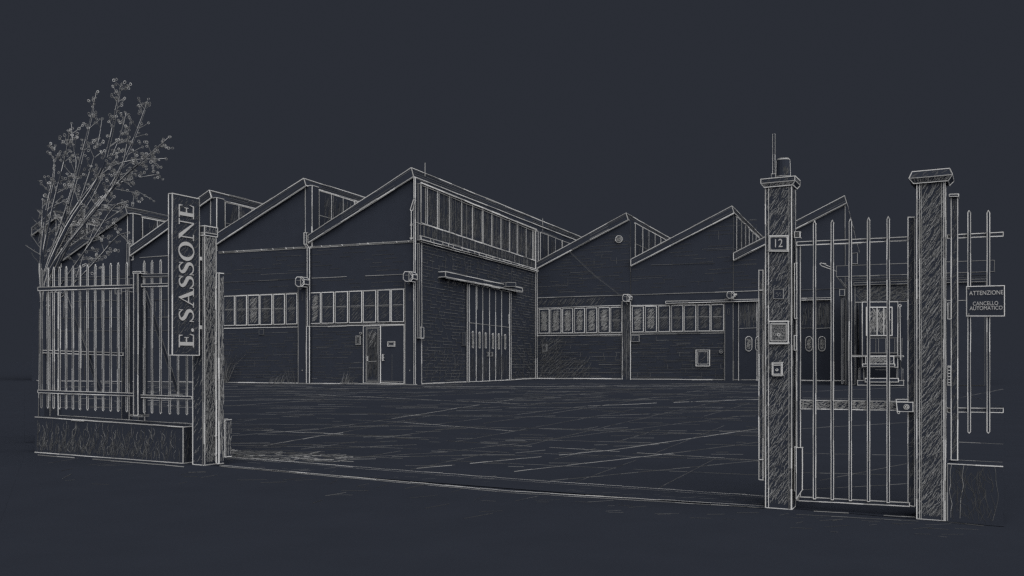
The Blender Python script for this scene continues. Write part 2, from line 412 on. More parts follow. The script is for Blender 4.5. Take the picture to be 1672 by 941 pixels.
# front doors
d = MB(); slab(d, HALL, 593.3, 533, 625.5, 621, 532, 625.8, .10, .75, 1); slab(d, HALL, 598, 535.5, 623, 618.3, 535, 623.2, .14, .7, 2)
q = rect(HALL, 599.5, 537, 621, 617, 536.7, 621, -.145)
gd = part('glazed_door', d, hall)
d = MB(); d.poly(q); d.pline(q, .5, 2, closed=True); d.hatch(q, -YD, 90, 86, 1.0, .5, 5, 5, .03); d.line(HALL(601, 590.5, -.16), HALL(615, 590, -.16), .5, 2); d.hatch(q, -YD, 10, 55, 1.0, .5, 2, 4, .03, (0, .7, 1, 1))
part('pane', d, gd, body=M_GLASS)
d = MB(); slab(d, HALL, 599.2, 582, 589, 600.6, 582, 589, .2, .6, 1); part('handle', d, gd, body=M_STEEL)
d = MB(); slab(d, HALL, 621.6, 532.3, 625, 660, 531, 626.5, .08, .95, 1); d.line(HALL(622, 622.5, -.09), HALL(659, 623.5, -.09), .7, 2); d.line(HALL(640, 536, -.09), HALL(640, 622, -.09), .4, 3, 0, .3)
dd = part('plain_door', d, hall, body=M_STEEL)
d = MB(); slab(d, HALL, 624, 579, 589, 625.4, 579, 589, .2, .7, 1); d.line(HALL(625, 584.5, -.2), HALL(627.5, 584.5, -.2), .9, 1); part('handle', d, dd, body=M_STEEL)
# long side: brick, coping, clerestory, door
sw = MB(); G_ = lambda x, y, o=-.03: SIDE(x, y, o)
slab(sw, SIDE, 688.5, 395.5, 627.6, 875.5, 443.5, 620.6, .02, .85, 1)
a = G_(688.5, 627, -.06); b = G_(876, 620, -.06); a.z = b.z = .04; sw.line(a, b, 1.1, 1, .4)
brick(sw, SIDE, 689.5, 763, lambda x: yat(x, 688.7, 396, 876.7, 444), lambda x: yat(x, 688.5, 627.6, 876, 620.6), .172, 3, .74, .56, .62, None, -.03)
brick(sw, SIDE, 834.5, 874, lambda x: yat(x, 688.7, 396, 876.7, 444), lambda x: yat(x, 688.5, 627.6, 876, 620.6), .172, 3, .74, .56, .62, None, -.03)
brick(sw, SIDE, 763, 834.5, lambda x: yat(x, 688.7, 396, 876.7, 444), lambda x: yat(x, 688.5, 627.6, 876, 620.6), .172, 3, .6, .42, .62, lambda x, y: 1.0 if y < 455 + (x - 763) * .2 - 6 else 0, -.03)
wq = rect(SIDE, 689, 398, 627, 876, 444, 620.6, -.03)
sw.hatch(wq, XD, 90, 45, .5, .5, 3, 40, .4, (.0, 0, .42, .25)); sw.hatch(wq, XD, 80, 130, .6, .5, 3, 40, .4, (.72, 0, 1, .3)); sw.hatch(wq, XD, 60, 90, .9, .45, 3, 8, .1, (.0, .75, 1, 1))
part('brick_wall', sw, hall)
cp = MB(); slab(cp, SIDE, 686, 385, 391, 876.7, 440, 442.4, .22, .9, 1); slab(cp, SIDE, 688, 391.5, 395, 876.7, 442.8, 445.0, .14, .75, 1)
for i in range(18):
    x = 690 + 186 * (i + U(-.3, .3)) / 18; y = yat(x, 686, 386, 876.7, 440.5); hgt = yat(x, 686, 5, 876, 2.4); cp.line(G_(x, y, -.24), G_(x + .8, y + hgt, -.24), .8, 1, 0)
part('coping', cp, hall)
lv = MB(); slab(lv, SIDE, 692, 366.5, 386, 876.5, 427, 440, .05, .7, 2)
lq = rect(SIDE, 692, 367, 386, 876, 427, 440, -.055); lv.hatch(lq, XD, 420, 90, .5, .5, 3, 5, .05)
for i in range(26): x = lerp(693, 875, (i + U(-.2, .2)) / 26); lv.line(G_(x, yat(x, 692, 367, 876.5, 427), -.06), G_(x, yat(x, 692, 386, 876.5, 440), -.06), .45, 3 if i % 3 else 2, 0)
part('louvre_strip', lv, hall)
c5 = lambda v: 660 + v / 4.707
gz = MB(); slab(gz, SIDE, 687.6, 298, 364, 876.5, 376, 426.5, .04, .9, 1)
gz.line(G_(688, 299, -.1), G_(876, 375.6, -.1), 1.7, 1, .6); gz.line(G_(690, 303.5, -.1), G_(874, 378.5, -.1), .7, 2, .3)
yt5 = lambda x: yat(x, 687.6, 301, 876.5, 378); yb5 = lambda x: yat(x, 690, 366, 876.5, 426.5)
for v, ww, mm in ((165, 1, 1), (178, .8, 1), (255, 1, 1), (267, .8, 1), (305, .5, 3), (348, 1, 1), (359, .8, 2), (393, .5, 3), (440, 1, 1), (449, .6, 2), (480, .7, 2), (524, 1, 1), (535, .7, 2), (600, 1.1, 1), (608, .8, 1),
                  (640, .5, 3), (672, .9, 1), (680, .8, 2), (710, .5, 3), (742, .9, 1), (750, .6, 2), (778, .5, 3), (808, .8, 1), (815, .7, 2), (868, 1, 1), (900, .5, 3), (937, .9, 1), (988, 1, 1), (997, .9, 1)):
    x = c5(v); gz.line(G_(x, yt5(x), -.08), G_(x, yb5(x), -.08), ww * .8, mm, .15)
gz.line(G_(690, 366, -.06), G_(876, 426.5, -.06), .9, 1, .3)
go = part('clerestory_window', gz, hall)
gq = rect(SIDE, 689, 302, 365, 876, 379, 426, -.045); pn = MB(); pn.poly(gq)
pn.hatch(gq, XD, 420, 88, 1.0, .5, 3, 8, .1); pn.hatch(gq, XD, 240, 60, .8, .45, 3, 35, .3, (0, 0, 1, .4)); part('pane', pn, go, body=M_GLASS)
# the part of the glazing that runs on behind the wing roof
X = HC.x; z0 = SIDE(876.7, 426.5).z; z1 = SIDE(876.7, 378).z
gz = MB(); Y0 = WING.o.y + .6
gz.prism([V((X + .05, Y0, z0)), V((X + .05, Y0 + 26, z0)), V((X + .05, Y0 + 26, z1)), V((X + .05, Y0, z1))], V((-.05, 0, 0)), 0, .8, 1, False)
for i in range(1, 16): gz.line((X + .08, Y0 + i * 1.45, z0), (X + .08, Y0 + i * 1.45, z1), .75, 1 if i % 2 else 2, 0)
gz.hatch([V((X + .06, Y0, z0)), V((X + .06, Y0 + 26, z0)), V((X + .06, Y0 + 26, z1)), V((X + .06, Y0, z1))], XD, 260, 90, 1.2, .5, 3, 6, .05)
part('clerestory_window', gz, hall, body=M_GLASS)
ps = MB(); slab(ps, SIDE, 874.5, 377, 443, 878.5, 378, 443.5, .12, .9, 1); part('corner_post', ps, hall)
rl = MB(); slab(rl, SIDE, 874.6, 443, 620.7, 877, 443.5, 620.6, .08, .9, 1); part('downpipe', rl, hall, body=M_STEEL)
for px, yb, yt in ((694, 288, 266), (886, 377, 357)):
    r = MB(); b_ = SIDE(px, yb); t_ = SIDE(px, yt); r.tube([b_, t_], .022, 2, 5); part('lightning_rod', r, hall, body=M_STEEL)
# door track and folding door
tr = MB(); slab(tr, SIDE, 727.5, 443.8, 452.2, 852.9, 471, 476.3, .45, .95, 1)
a = SIDE(728.5, 453.4, -.4); b = SIDE(852, 476.8, -.4); tr.line(a, b, 2.1, 1, .8)
tq = rect(SIDE, 729, 453, 464, 765, 461, 470, -.04); tr.hatch(tq, XD, 26, 60, .5, .5, 2, 30, .2, (0, .4, 1, 1))
part('door_track', tr, hall, body=M_STEEL)
df = MB(); yT = lambda x: yat(x, 763, 459.5, 834, 473.8); yB = lambda x: yat(x, 763, 624.2, 834, 621.2)
slab(df, SIDE, 763, yT(763), yB(763), 765.7, yT(765.7), yB(765.7), .16, .9, 1); slab(df, SIDE, 832, yT(832), yB(832), 834.4, yT(834.4), yB(834.4), .16, .9, 1)
slab(df, SIDE, 765.7, yT(765.7), yT(765.7) + 3.6, 832, yT(832), yT(832) + 3.4, .14, .8, 1)
part('door_frame', df, hall, body=M_STEEL)
c6 = lambda v: 660 + v / 4.277
bv = [455, 502, 548, 595, 638, 680, 730]
for s_ in (0, 1):
    lf = MB(); xa, xb = c6(bv[s_ * 3]) , c6(bv[s_ * 3 + 3])
    lq = slab(lf, SIDE, xa + .15, yT(xa) + 4, yB(xa) - .6, xb - .15, yT(xb) + 4, yB(xb) - .6, .09, .85, 1)
    for k in (1, 2): x = c6(bv[s_ * 3 + k]); lf.line(G_(x, yT(x) + 4, -.1), G_(x, yB(x) - .6, -.1), .8, 1, .1)
    y0 = yat(xa, 765.7, 527, 830.7, 534.7); y1 = yat(xb, 765.7, 527, 830.7, 534.7); lf.line(G_(xa, y0, -.1), G_(xb, y1, -.1), .6, 2, .1)
    lf.hatch(rect(SIDE, xa, yT(xa) + 4, yB(xa), xb, yT(xb) + 4, yB(xb), -.095), XD, 60, 82, .9, .4, 3, 8, .05, (0, 0, 1, .25))
    leaf = part('door_leaf', lf, hall, body=M_STEEL)
    for k in range(3):
        i = s_ * 3 + k; v, ya, yb = ((480, 475, 592), (527, 480, 593), (570, 485, 593), (620, 490, 597), (661, 492, 600), (705, 497, 601))[i]
        sl = MB(); pl = pill(SIDE, c6(v), cy(ya), cy(yb), 2.35, -.13); sl.prism(pl, -XD * .03, 0, .75, 1, False, 0)
        pq = rect(SIDE, c6(v) - 1.6, cy(ya) + 2, cy(yb) - 2, c6(v) + 1.6, cy(ya) + 2, cy(yb) - 2, -.135); sl.hatch(pq, XD, 40, 70, .3, .6, 2, 15, .1)
        part('vision_slot', sl, leaf, body=M_GLASS)
    hd = MB(); x = c6(588) if not s_ else c6(615); slab(hd, SIDE, x - .6, cy(622), cy(648), x + .6, cy(622), cy(648), .2, .6, 2); part('handle', hd, leaf, body=M_STEEL)

# ------------------------------------------------------------------ the wing at the back
wing = empty('factory_wing', V((WING.o.x + 8, WING.o.y, 0)), 'lower saw-tooth factory wing at the back with a round vent in its gable', 'factory')
c7x = lambda v: 860 + v / 2.94
c7y = lambda v: 320 + v / 2.94
wb = [(875.3, 428.8, 439, 1022.2, 348.2, 359), (1030, 423.7, 434, 1195, 336.5, 347.9), (1197.6, 413.5, 425, 1379, 319.8, 331.5)]
wl = MB(); wr = []
ends = [1029.6, 1197.2, 1383]
for (xv, yvt, yvb, xp, ypt, ypb), xe in zip(wb, ends):
    a = WING(xv, yvb); b = WING(xp + 5, ypb); ax = WING(xv, 600).x + .02; bx_ = WING(xe, 600).x
    f = [V((ax, WING.o.y, 0)), V((bx_, WING.o.y, 0)), V((bx_, WING.o.y, b.z)), V((ax, WING.o.y, a.z))]
    wl.solid([f, [p + YD * 26 for p in f]]); wr.append((bx_, a.z, b.z))
F = lambda x, y, o=-.03: WING(x, y, o)
a = F(876, 620, -.06); b = F(1383, 624, -.06); a.z = b.z = .04; wl.line(a, b, 1.15, 1, .3); wl.line(F(1029.8, 362), F(1029.8, 486), .5, 3, 0); wl.line(F(1197.4, 350), F(1197.4, 480), .5, 3, 0)
wl.line(F(876, 486.7), F(1239, 474.8), .85, 2, .2); wl.line(F(1030, 434), F(1239, 427.3), .5, 3, 0, .2); wl.line(F(1300, 474), F(1380, 471), .6, 3)
wl.line(F(1380, 336), F(1380, 625), .7, 2, .2)
for x0, x1, ya, yb in ((877, 1015, 503.6, 498.8), (877, 1015.5, 545.3, 544.0), (877, 1015.5, 548.4, 547), (1030, 1183, 499.2, 496.5), (1030, 1183, 543.6, 541.2), (1030, 1183, 546.2, 543.8)):
    wl.line(F(x0, ya), F(x1, yb), .85, 2 if yb < 546 and yb > 530 else 1, .2)
wl.line(F(877.5, 504), F(877.5, 548), .8, 1); wl.line(F(1183, 497), F(1183, 623), .8, 2); wl.line(F(1192, 490), F(1192, 624), .5, 3)
wq = rect(WING, 877, 488, 502, 1015, 483, 498, -.02); wl.hatch(wq, -YD, 70, 50, .8, .45, 3, 8, .1, (0, 0, .8, 1))
bt = lambda x: 548
brick(wl, WING, 878, 1014, bt, lambda x: 621.2, .26, 3, .5, .22, .48); brick(wl, WING, 1032, 1182, bt, lambda x: 622.4, .26, 3, .5, .26, .48)
brick(wl, WING, 878, 1028, lambda x: yat(x, 875, 442, 1026, 362), lambda x: 621.2, .42, 3, .5, .16, .45, lambda x, y: 0 if y > 484 else (1.0 if x < 950 else .25))
brick(wl, WING, 1032, 1236, lambda x: yat(x, 1031, 436, 1196, 350), lambda x: 622.4, .55, 3, .32, .03, .4, lambda x, y: 0 if y > 474 else (1 if y > 400 else .3))
brick(wl, WING, 878, 1182, bt, lambda x: 621.6, .17, 5, .6, .35, .5, None, -.01)
brick(wl, WING, 878, 1028, lambda x: yat(x, 875, 444, 1026, 364), lambda x: 621.2, .2, 5, .5, .2, .5, lambda x, y: 0 if y > 484 else 1)
brick(wl, WING, 1032, 1236, lambda x: yat(x, 1031, 438, 1196, 352), lambda x: 622.4, .24, 5, .4, .06, .5, lambda x, y: 0 if y > 474 else 1)
lq = rect(WING, 878, 549, 620, 1015, 548, 621.5, -.025)
wl.hatch(lq, -YD, 110, 48, .8, .42, 3, 14, .2, (0, 0, .28, 1)); wl.hatch(lq, -YD, 60, 42, .9, .40, 3, 10, .2, (.2, .0, .6, .45))
part('wall', wl, wing)
for i, bay in enumerate(wb): saw_roof(wing, WING, *bay, 26.3, w=.85, lm=1)
for i in range(2):
    X, zt = wr[i][0], wr[i][2] - .1; zb = wr[i + 1][1] + .15
    clerestory(wing, X, WING.o.y + .9, WING.o.y + 22, zb, zt, 12, 200, i == 0)
vt = MB(); vt.prism(disc(WING, 1010.4, 390.7, 5.6, -.12, 16), YD * .12, 0, .75, 1, False, 0)
vq = rect(WING, 1006.6, 387, 394.6, 1014.2, 387, 394.6, -.13); vt.hatch(vq, -YD, 45, 60, .2, .5, 2, 60, .2); part('round_vent', vt, wing)
for a, b, hh in ((60, 108, 1.5), (116, 165, 1.4), (173, 221, 1.4), (230, 278, 1.2), (286, 337, 1.2), (346, 397, 1.1), (404, 456, .9)):
    window(WING, wing, c7x(a), c7x(b), lambda x: yat(x, c7x(60), c7y(545), c7x(456), c7y(534)), lambda x: yat(x, c7x(60), c7y(659), c7x(456), c7y(655)), lambda x: c7y(599), hh, fw=.85)
for a, b, hh in ((507, 560, 1.0), (570, 623, .95), (632, 687, .7), (696, 750, .85), (757, 812, .7), (822, 880, .85), (887, 945, .9)):
    window(WING, wing, c7x(a), c7x(b), lambda x: yat(x, c7x(507), c7y(532), c7x(945), c7y(522)), lambda x: yat(x, c7x(507), c7y(653), c7x(945), c7y(647)), lambda x: yat(x, c7x(507), c7y(588), c7x(945), c7y(582)), hh, fw=.85)
p = MB(); slab(p, WING, 1016, 492, 621.5, 1029.5, 491, 621.8, .14, .8, 1); p.line(F(1023, 496, -.16), F(1023, 620, -.16), .5, 3); p.hatch(rect(WING, 1016, 492, 621, 1029, 492, 621, -.15), -YD, 70, 88, 1, .45, 3, 4, .02); part('pier', p, wing)
p = MB(); slab(p, WING, 1183.5, 488, 623, 1197, 488, 623.3, .14, .6, 2); p.pline(pill(WING, 1189.6, 504, 514.5, 1.5, -.16), .4, 3, closed=True); part('pier', p, wing)
p = MB(); slab(p, WING, 1087, 492.4, 495.6, 1239, 488.6, 491.6, .3, .8, 1); slab(p, WING, 1239, 488.6, 491.6, 1357, 486.2, 489.2, .3, .8, 1); part('door_track', p, wing, body=M_STEEL)
for xa, xb in ((1206, 1236), (1236.3, 1282), (1282.3, 1332), (1332.3, 1358)):
    lf = MB(); slab(lf, WING, xa, 492, 624, xb, 491, 624.6, .08, .75, 2 if xa > 1290 else 1); lf.line(F(xa, 536.7, -.1), F(xb, 535.4, -.1), .6, 2, .1)
    lf.hatch(rect(WING, xa, 492, 536, xb, 492, 536, -.085), -YD, 45, 90, 1.2, .45, 3, 2, .02)
    leaf = part('door_leaf', lf, wing, body=M_STEEL)
    for xs in {1206: (1222.5,), 1236.3: (1239, 1262), 1282.3: (1321,), 1332.3: (1342,)}[xa]:
        sl = MB(); sl.prism(pill(WING, xs, 549.5, 573.5, 5.2, -.12), YD * .03, 0, .8, 1, False, 0)
        sl.hatch(rect(WING, xs - 4, 552, 571, xs + 4, 552, 571, -.125), -YD, 40, 55, .4, .5, 2, 8, .1); part('vision_slot', sl, leaf, body=M_GLASS)

# ------------------------------------------------------------------ open bay at the right, with its canopy
anx = empty('loading_bay', ANX(1475, 629.5), 'open loading bay behind the small gate with deep flat canopy and hatched lintel', 'building')
A_ = lambda x, y, o=-.03: ANX(x, y, o)
bk = 4.0
wl = MB(); slab(wl, ANX, 1380, 466, 628, 1396, 466, 628.5, .05, .8, 2); slab(wl, ANX, 1383, 466, 628, 1390, 466, 628.5, .09, .5, 3)
slab(wl, ANX, 1396.2, 466, 494, 1610, 461, 490, .0 + .03, .8, 2)
hq = rect(ANX, 1397, 467, 493, 1486, 464, 491, -.04); wl.hatch(hq, -YD, 150, 35, .6, .5, 3, 20, .3)
slab(wl, ANX, 1470.5, 490, 629.5, 1608, 490, 629.5, .03, .5, 3)
part('front_wall', wl, anx)
wl = MB(); q = rect(ANX, 1380, 466, 628, 1400, 466, 628, 0); wl.prism(q, YD * 12, 0, .0); q = rect(ANX, 1396, 462, 627, 1610, 462, 627, 12); wl.prism(q, YD * .3, 0, .6, 3)
q = rect(ANX, 1600, 462, 629, 1610, 462, 629, 0); wl.prism(q, YD * 12, 0, 0)
for x in (1398, 1402, 1406.7): wl.line(A_(x, 470 + (x - 1396) * 2, -.01), A_(x, 628, -.01), .45, 3, 0)
part('inner_wall', wl, anx)
rf = MB(); slab(rf, ANX, 1365.7, 434.6, 452.2, 1623.7, 425, 443.5, .4, .7, 2); slab(rf, ANX, 1380, 456, 459, 1615, 449, 452, .3, .6, 3); slab(rf, ANX, 1394, 462, 466, 1612, 455.6, 459.6, .2, .75, 2)
q = rect(ANX, 1366, 452, 460, 1622, 444, 452, -2.4)
rf.line(A_(1366, 452, -1), A_(1378, 468, -.4), .8, 2); rf.line(A_(1372, 456, -.9), A_(1382, 470, -.3), .6, 2)
part('canopy', rf, anx)
p = MB(); slab(p, ANX, 1374, 476, 627, 1376.4, 476, 627, .3, .7, 2); slab(p, ANX, 1371, 473, 483, 1379, 473, 483, .6, .7, 2); slab(p, ANX, 1381, 490, 627, 1382.6, 490, 627, .2, .5, 3); part('downpipe', p, anx, body=M_STEEL)
p = MB(); slab(p, ANX, 1391, 414, 431, 1400, 413, 431, .5, .7, 2, off=.5); part('chimney', p, anx)

# parked truck in the bay
TP = Plane(ANX.o - YD * 1.6, YD)
tr_ = empty('parked_truck', TP(1437, 631), 'boxy truck parked nose out in the loading bay with split windscreen and wide bumper', 'truck')
cab = MB(); slab(cab, TP, 1408, 493.5, 600, 1466, 493, 600, .15, .95, 1); q = rect(TP, 1408, 493.5, 600, 1466, 493, 600, 0); cab.prism(q, YD * 4, 0, .6, 2, True)
cab.line(TP(1396, 479, -.1), TP(1408, 493.5, -.1), .6, 2); part('cab', cab, tr_, body=M_STEEL)
ws = MB(); q = slab(ws, TP, 1414.8, 502, 548, 1456.6, 502, 548, .2, 1.4, 1); 
for x in (1432.3, 1443): ws.line(TP(x, 503, -.21), TP(x, 547.5, -.21), 1.3, 1, .2)
ws.hatch(rect(TP, 1416, 503, 547, 1455, 503, 547, -.205), -YD, 120, 70, .7, .5, 2, 10, .15); ws.pline([TP(x, y, -.22) for x, y in ((1424, 503), (1430, 511), (1433, 506), (1442, 522))], .7, 1)
part('windscreen', ws, tr_, body=M_GLASS)
gr = MB(); slab(gr, TP, 1415.7, 552.4, 576.5, 1465, 552, 576.5, .25, .8, 2)
for x in (1430, 1434.5, 1446, 1461): gr.line(TP(x, 553, -.26), TP(x, 576, -.26), .6, 2, 0)
part('grille', gr, tr_, body=M_STEEL)
hdm = MB(); slab(hdm, TP, 1413.5, 582, 594.5, 1459.5, 582, 594.5, .5, 1.0, 1); hdm.hatch(rect(TP, 1414, 582, 594, 1459, 582, 594, -.505), -YD, 60, 35, .7, .55, 2, 15, .2)
slab(hdm, TP, 1408.5, 594.5, 598.5, 1461, 594.5, 598.5, .6, .85, 1); slab(hdm, TP, 1392, 580.4, 582.4, 1475, 581, 583, .3, .7, 1); hdm.line(TP(1429, 604, -.2), TP(1447, 604, -.2), .6, 2)
part('hood', hdm, tr_, body=M_STEEL)
slab_ = MB(); slab(slab_, TP, 1412.5, 618, 624, 1467, 618, 624, .6, .95, 1); slab(slab_, TP, 1400.4, 621.5, 629, 1475.4, 621.5, 629.5, .5, .95, 1); part('bumper', slab_, tr_, body=M_STEEL)
for x in (1407, 1469):
    wm = MB(); c = disc(TP, x, 616, 9, .2, 14)
    # wheels turn about the X axis
    cc = TP(x, 616, .6); r = 14 * dist(cc) / FPX
    rg = [[cc + V((dx, math.cos(2 * math.pi * k / 14) * r, math.sin(2 * math.pi * k / 14) * r)) for k in range(14)] for dx in (-.14, .14)]
    wm.solid(rg); wm.pline(rg[0], .5, 2, closed=True); wm.pline(rg[1], .5, 2, closed=True); wm.line(rg[0][7 + 3], rg[1][7 + 3], .5, 2); wm.line(TP(x - 3, 600, -.2), TP(x - 3, 628, -.2), .5, 2); wm.line(TP(x + 3, 600, -.2), TP(x + 3, 628, -.2), .5, 2)
    part('wheel', wm, tr_, body=M_STEEL)
mr = MB(); mr.line(TP(1469.4, 500, -.5), TP(1470.3, 588, -.5), .9, 1); mr.pline(disc(TP, 1469.2, 499.5, 2.2, -.5, 8), .8, 1, closed=True); mr.line(TP(1467, 517, -.5), TP(1472, 517, -.5), .8, 2); mr.line(TP(1473, 552, -.3), TP(1472, 590, -.3), .6, 2)
part('mirror_arm', mr, tr_, body=M_STEEL)

# ------------------------------------------------------------------ lamps, plates and boxes on the walls
def wall_lamp(P, x0, y0, x1, y1, label, w=.9, side=True):
    c = P((x0 + x1) / 2, (y0 + y1) / 2); o = empty('wall_lamp', P(x1, (y0 + y1) / 2), label, 'lamp', 'box lamps on the factory walls')
    b = MB(); hx = (x1 - x0); k = .22 * hx; r = [(x0 + k * .4, y0 + k), (x0 + k, y0), (x1 - k, y0), (x1, y0 + k * 1.2), (x1, y1 - k * 1.2), (x1 - k, y1), (x0 + k * 1.4, y1), (x0 + k * .3, y1 - k)]
    pts = [P(x, y, -.7) for x, y in r]; b.prism(pts, P.n * .45, 0, w, 1, True, 0); b.line(P(x0 + .62 * hx, y0, -.72), P(x0 + .62 * hx, y1, -.72), w * .8, 1, 0); b.line(P(x0 + k, (y0 + y1) / 2 - 2, -.72), P(x0 + .62 * hx, (y0 + y1) / 2 - 2, -.72), w * .5, 2, 0)
    b.line(P(x0 + .62 * hx, y0 + .3, -.72), P(x1 - .6, (y0 + y1) / 2, -.72), w * .6, 1, 0); b.line(P(x0 + .62 * hx, y1, -.72), P(x1 - .6, (y0 + y1) / 2, -.72), w * .6, 1, 0)
    part('housing', b, o, body=M_STEEL)
    a = MB(); a.bar(P(x1 - 1, (y0 + y1) / 2, -.6), P(x1 + 3, (y0 + y1) / 2 - 1, -.1), .05, 1); a.bar(P((x0 + x1) / 2, y1, -.6), P((x0 + x1) / 2 + 2, y1 + 5, -.1), .04, 1); part('bracket', a, o, body=M_STEEL)
wall_lamp(HALL, 481.5, 452.5, 496.5, 468, 'octagonal box lamp on the hall pier at the middle downpipe')
wall_lamp(HALL, 657.5, 443.8, 674, 459.6, 'octagonal box lamp high on the hall pier beside the brick corner')
wall_lamp(WING, 1015.8, 481, 1028.6, 492.3, 'box lamp on the wing pier below the round gable vent', .8)
wall_lamp(WING, 1186, 476.5, 1199, 487.2, 'faint box lamp on the wing pier left of the folding doors', .65)
def wall_thing(name, P, x0, y0, x1, y1, t, label, cat, w=.7, lm=2, inner=None, group=None, hatchn=0):
    b = MB(); base = P((x0 + x1) / 2, y1); slab(b, P, x0, y0, y1, x1, y0, y1, t, w, lm, back=False, ghost=.1)
    if inner: e = inner; q = rect(P, x0 + e, y0 + e, y1 - e, x1 - e, y0 + e, y1 - e, -t - .005); b.pline(q, w * .7, lm, closed=True)
    if hatchn: b.hatch(rect(P, x0 + 1, y0 + 1, y1 - 1, x1 - 1, y0 + 1, y1 - 1, -t - .004), -P.n, hatchn, 55, .35, .55, 3, 20, .2)
    return tag(part(name, b, None, base, body=M_STEEL), label, cat, group)
wall_thing('notice_plate', HALL, cx(1030), cy(508), cx(1063), cy(568), .06, 'upright notice plate on the wall left of the glazed door', 'sign', .8, 2, 1.6, None, 14)
wall_thing('notice_plate', HALL, cx(1253), cy(548), cx(1303), cy(580), .12, 'small landscape plate fixed on the plain door of the hall', 'sign', .8, 1, 1.5)
b = MB(); b.prism(disc(HALL, cx(1063), cy(490), 1.9, -.12, 8), YD * .12, 0, .6, 2, False, 0); tag(part('door_bell', b, None, HALL(cx(1063), cy(495)), body=M_STEEL), 'small round bell above the notice plate by the hall door', 'bell')
wall_thing('vent_grille', HALL, cx(355), cy(463), cx(388), cy(498), .05, 'faint square vent in the wall under the first window row', 'vent', .5, 3)
wall_thing('switch_box', SIDE, 755, 543.4, 760.6, 564.4, .1, 'slim upright switch box on bricks left of the tall double door', 'switch box', .5, 3, 1.2)
wall_thing('door_lamp', SIDE, 826, 461.5, 842, 468, .6, 'small flat lamp sitting on the right end of the door track', 'lamp', .7, 2)
wall_thing('notice_plate', WING, c7x(75), c7y(712), c7x(97), c7y(746), .06, 'small plate on the wing wall near the inner corner', 'sign', .6, 2, 1.6, None, 12)
wall_thing('junction_box', WING, c7x(503), c7y(670), c7x(540), c7y(700), .15, 'square junction box under the second window row of the wing', 'box', .6, 2, None, None, 6)
wall_thing('framed_hatch', WING, c7x(813), c7y(740), c7x(878), c7y(816), .12, 'double framed square hatch low on the wing wall', 'hatch', .95, 1, 2.8, None, 6)
b = MB(); b.prism(disc(WING, c7x(933), c7y(747), 3, -.15, 10), YD * .15, 0, .5, 2, False, 0); b.pline(disc(WING, c7x(933), c7y(747), 1.2, -.16, 6), .5, 2, closed=True)
tag(part('tap', b, None, WING(c7x(933), c7y(757)), body=M_STEEL), 'round tap boss on the wing wall right of the framed hatch', 'tap')
b = MB(); b.tube([WING(929, 411, -.3), WING(970, 450, -.5), WING(1014, 484, -.6)], .010, 3, 4); b.tube([WING(931, 411, -.3), WING(972, 450, -.5), WING(1016, 484, -.6)], .009, 5, 4)
tag(part('overhead_cable', b, None, WING(1014, 484)), 'thin slack double cable from the wing verge down to the box lamp', 'cable')
b = MB(); P_ = Plane(ANX.o - YD * 2.5, YD)
b.prism([P_(x, y) for x, y in ((1338.5, 431), (1341, 429.5), (1358, 437), (1357, 440), (1342, 434.5))], YD * .3, 0, .9, 1, True, 0); b.line(P_(1356, 438.5), P_(1366, 444, .1), 1.0, 1); b.line(P_(1344, 430), P_(1349, 431), .8, 1)
tag(part('arm_lamp', b, None, P_(1366, 444), body=M_STEEL), 'slender floodlight on an arm off the left end of the canopy', 'lamp')

# weeds at the foot of the walls
def weeds(P, x0, x1, yb, hpx, n, label, lean=.5, mm=2):
    b = MB()
    for _ in range(n):
        x = U(x0, x1); l = hpx * U(.35, 1); k = lean + U(-.35, .35); o = U(-.9, -.1)
        a, c, e = P(x, yb, o), P(x + k * l * .4, yb - l * .6, o), P(x + k * l, yb - l, o); a.z = 0
        r = KW * dist(a) * .42; b.tube([a, c, e], [r, r * .8, r * .35], random.choice((mm, 3, 5)), 3)
    tag(part('weed_clump', b, None, P((x0 + x1) / 2, yb) * V((1, 1, 0)).x if False else V((P((x0 + x1) / 2, yb).x, P.o.y - .4, 0))), label, 'weeds', 'weeds along the hall wall')
weeds(HALL, 360, 372, 625, 60, 30, 'tall leaning weeds at the wall beside the left gatepost', .35, 2)
weeds(HALL, 433, 462, 626, 18, 24, 'low weeds at the wall foot under the first window row', .75)
weeds(HALL, 470, 486, 626, 30, 14, 'thin twiggy weeds left of the first pier', -.3, 3)
weeds(HALL, 553, 574, 627, 22, 24, 'bushy weeds at the wall foot left of the glazed door', .5)

# ------------------------------------------------------------------ gate line: low walls, fences, posts
LW = Plane(GATE.o + GN * .02, GN)
b = MB(); q = rect(LW, 57, 681, 743, 299, 697.5, 762, 0)
for i in (0, 1): q[i].z = 0
b.prism(q, GN * .34, 0, 0)
for i_, j_ in ((0, 1), (1, 2), (2, 3)):
    for o_ in (0, 1): b.line(q[i_] + GN * .34 * o_, q[j_] + GN * .34 * o_, 1.0 if not o_ else .8, 1, .3)
for i_ in (1, 2): b.line(q[i_], q[i_] + GN * .34, 1, 1, .3)
b.hatch(q, -GN, 240, 84, .16, .42, 3, 14, .25, (0, .05, 1, .8)); b.hatch(q, -GN, 210, 66, .12, .4, 3, 16, .25, (0, .02, .8, .4)); b.hatch(q, -GN, 70, 95, .14, .4, 2, 18, .4, (0, .1, 1, .9))
b.hatch([q[1], q[1] + GN * .34, q[2] + GN * .34, q[2]], GD, 40, 80, .15, .6, 3, 12, .2)
b.hatch([q[3], q[2], q[2] + GN * .34, q[3] + GN * .34], UP, 60, 5, .3, .5, 3, 10, .2)
wall_l = tag(part('low_wall', b, None, (q[0] + q[1]) / 2), 'long scratched concrete low wall carrying the railing left of the sign', 'wall')
b = MB(); RW = Plane(GATE.o + GN * .02, GN); q = rect(RW, 1547, 757.3, 852, 1638, 762, 862, 0)
for i in (0, 1): q[i].z = 0
b.prism(q, GN * .3, 0, .0)
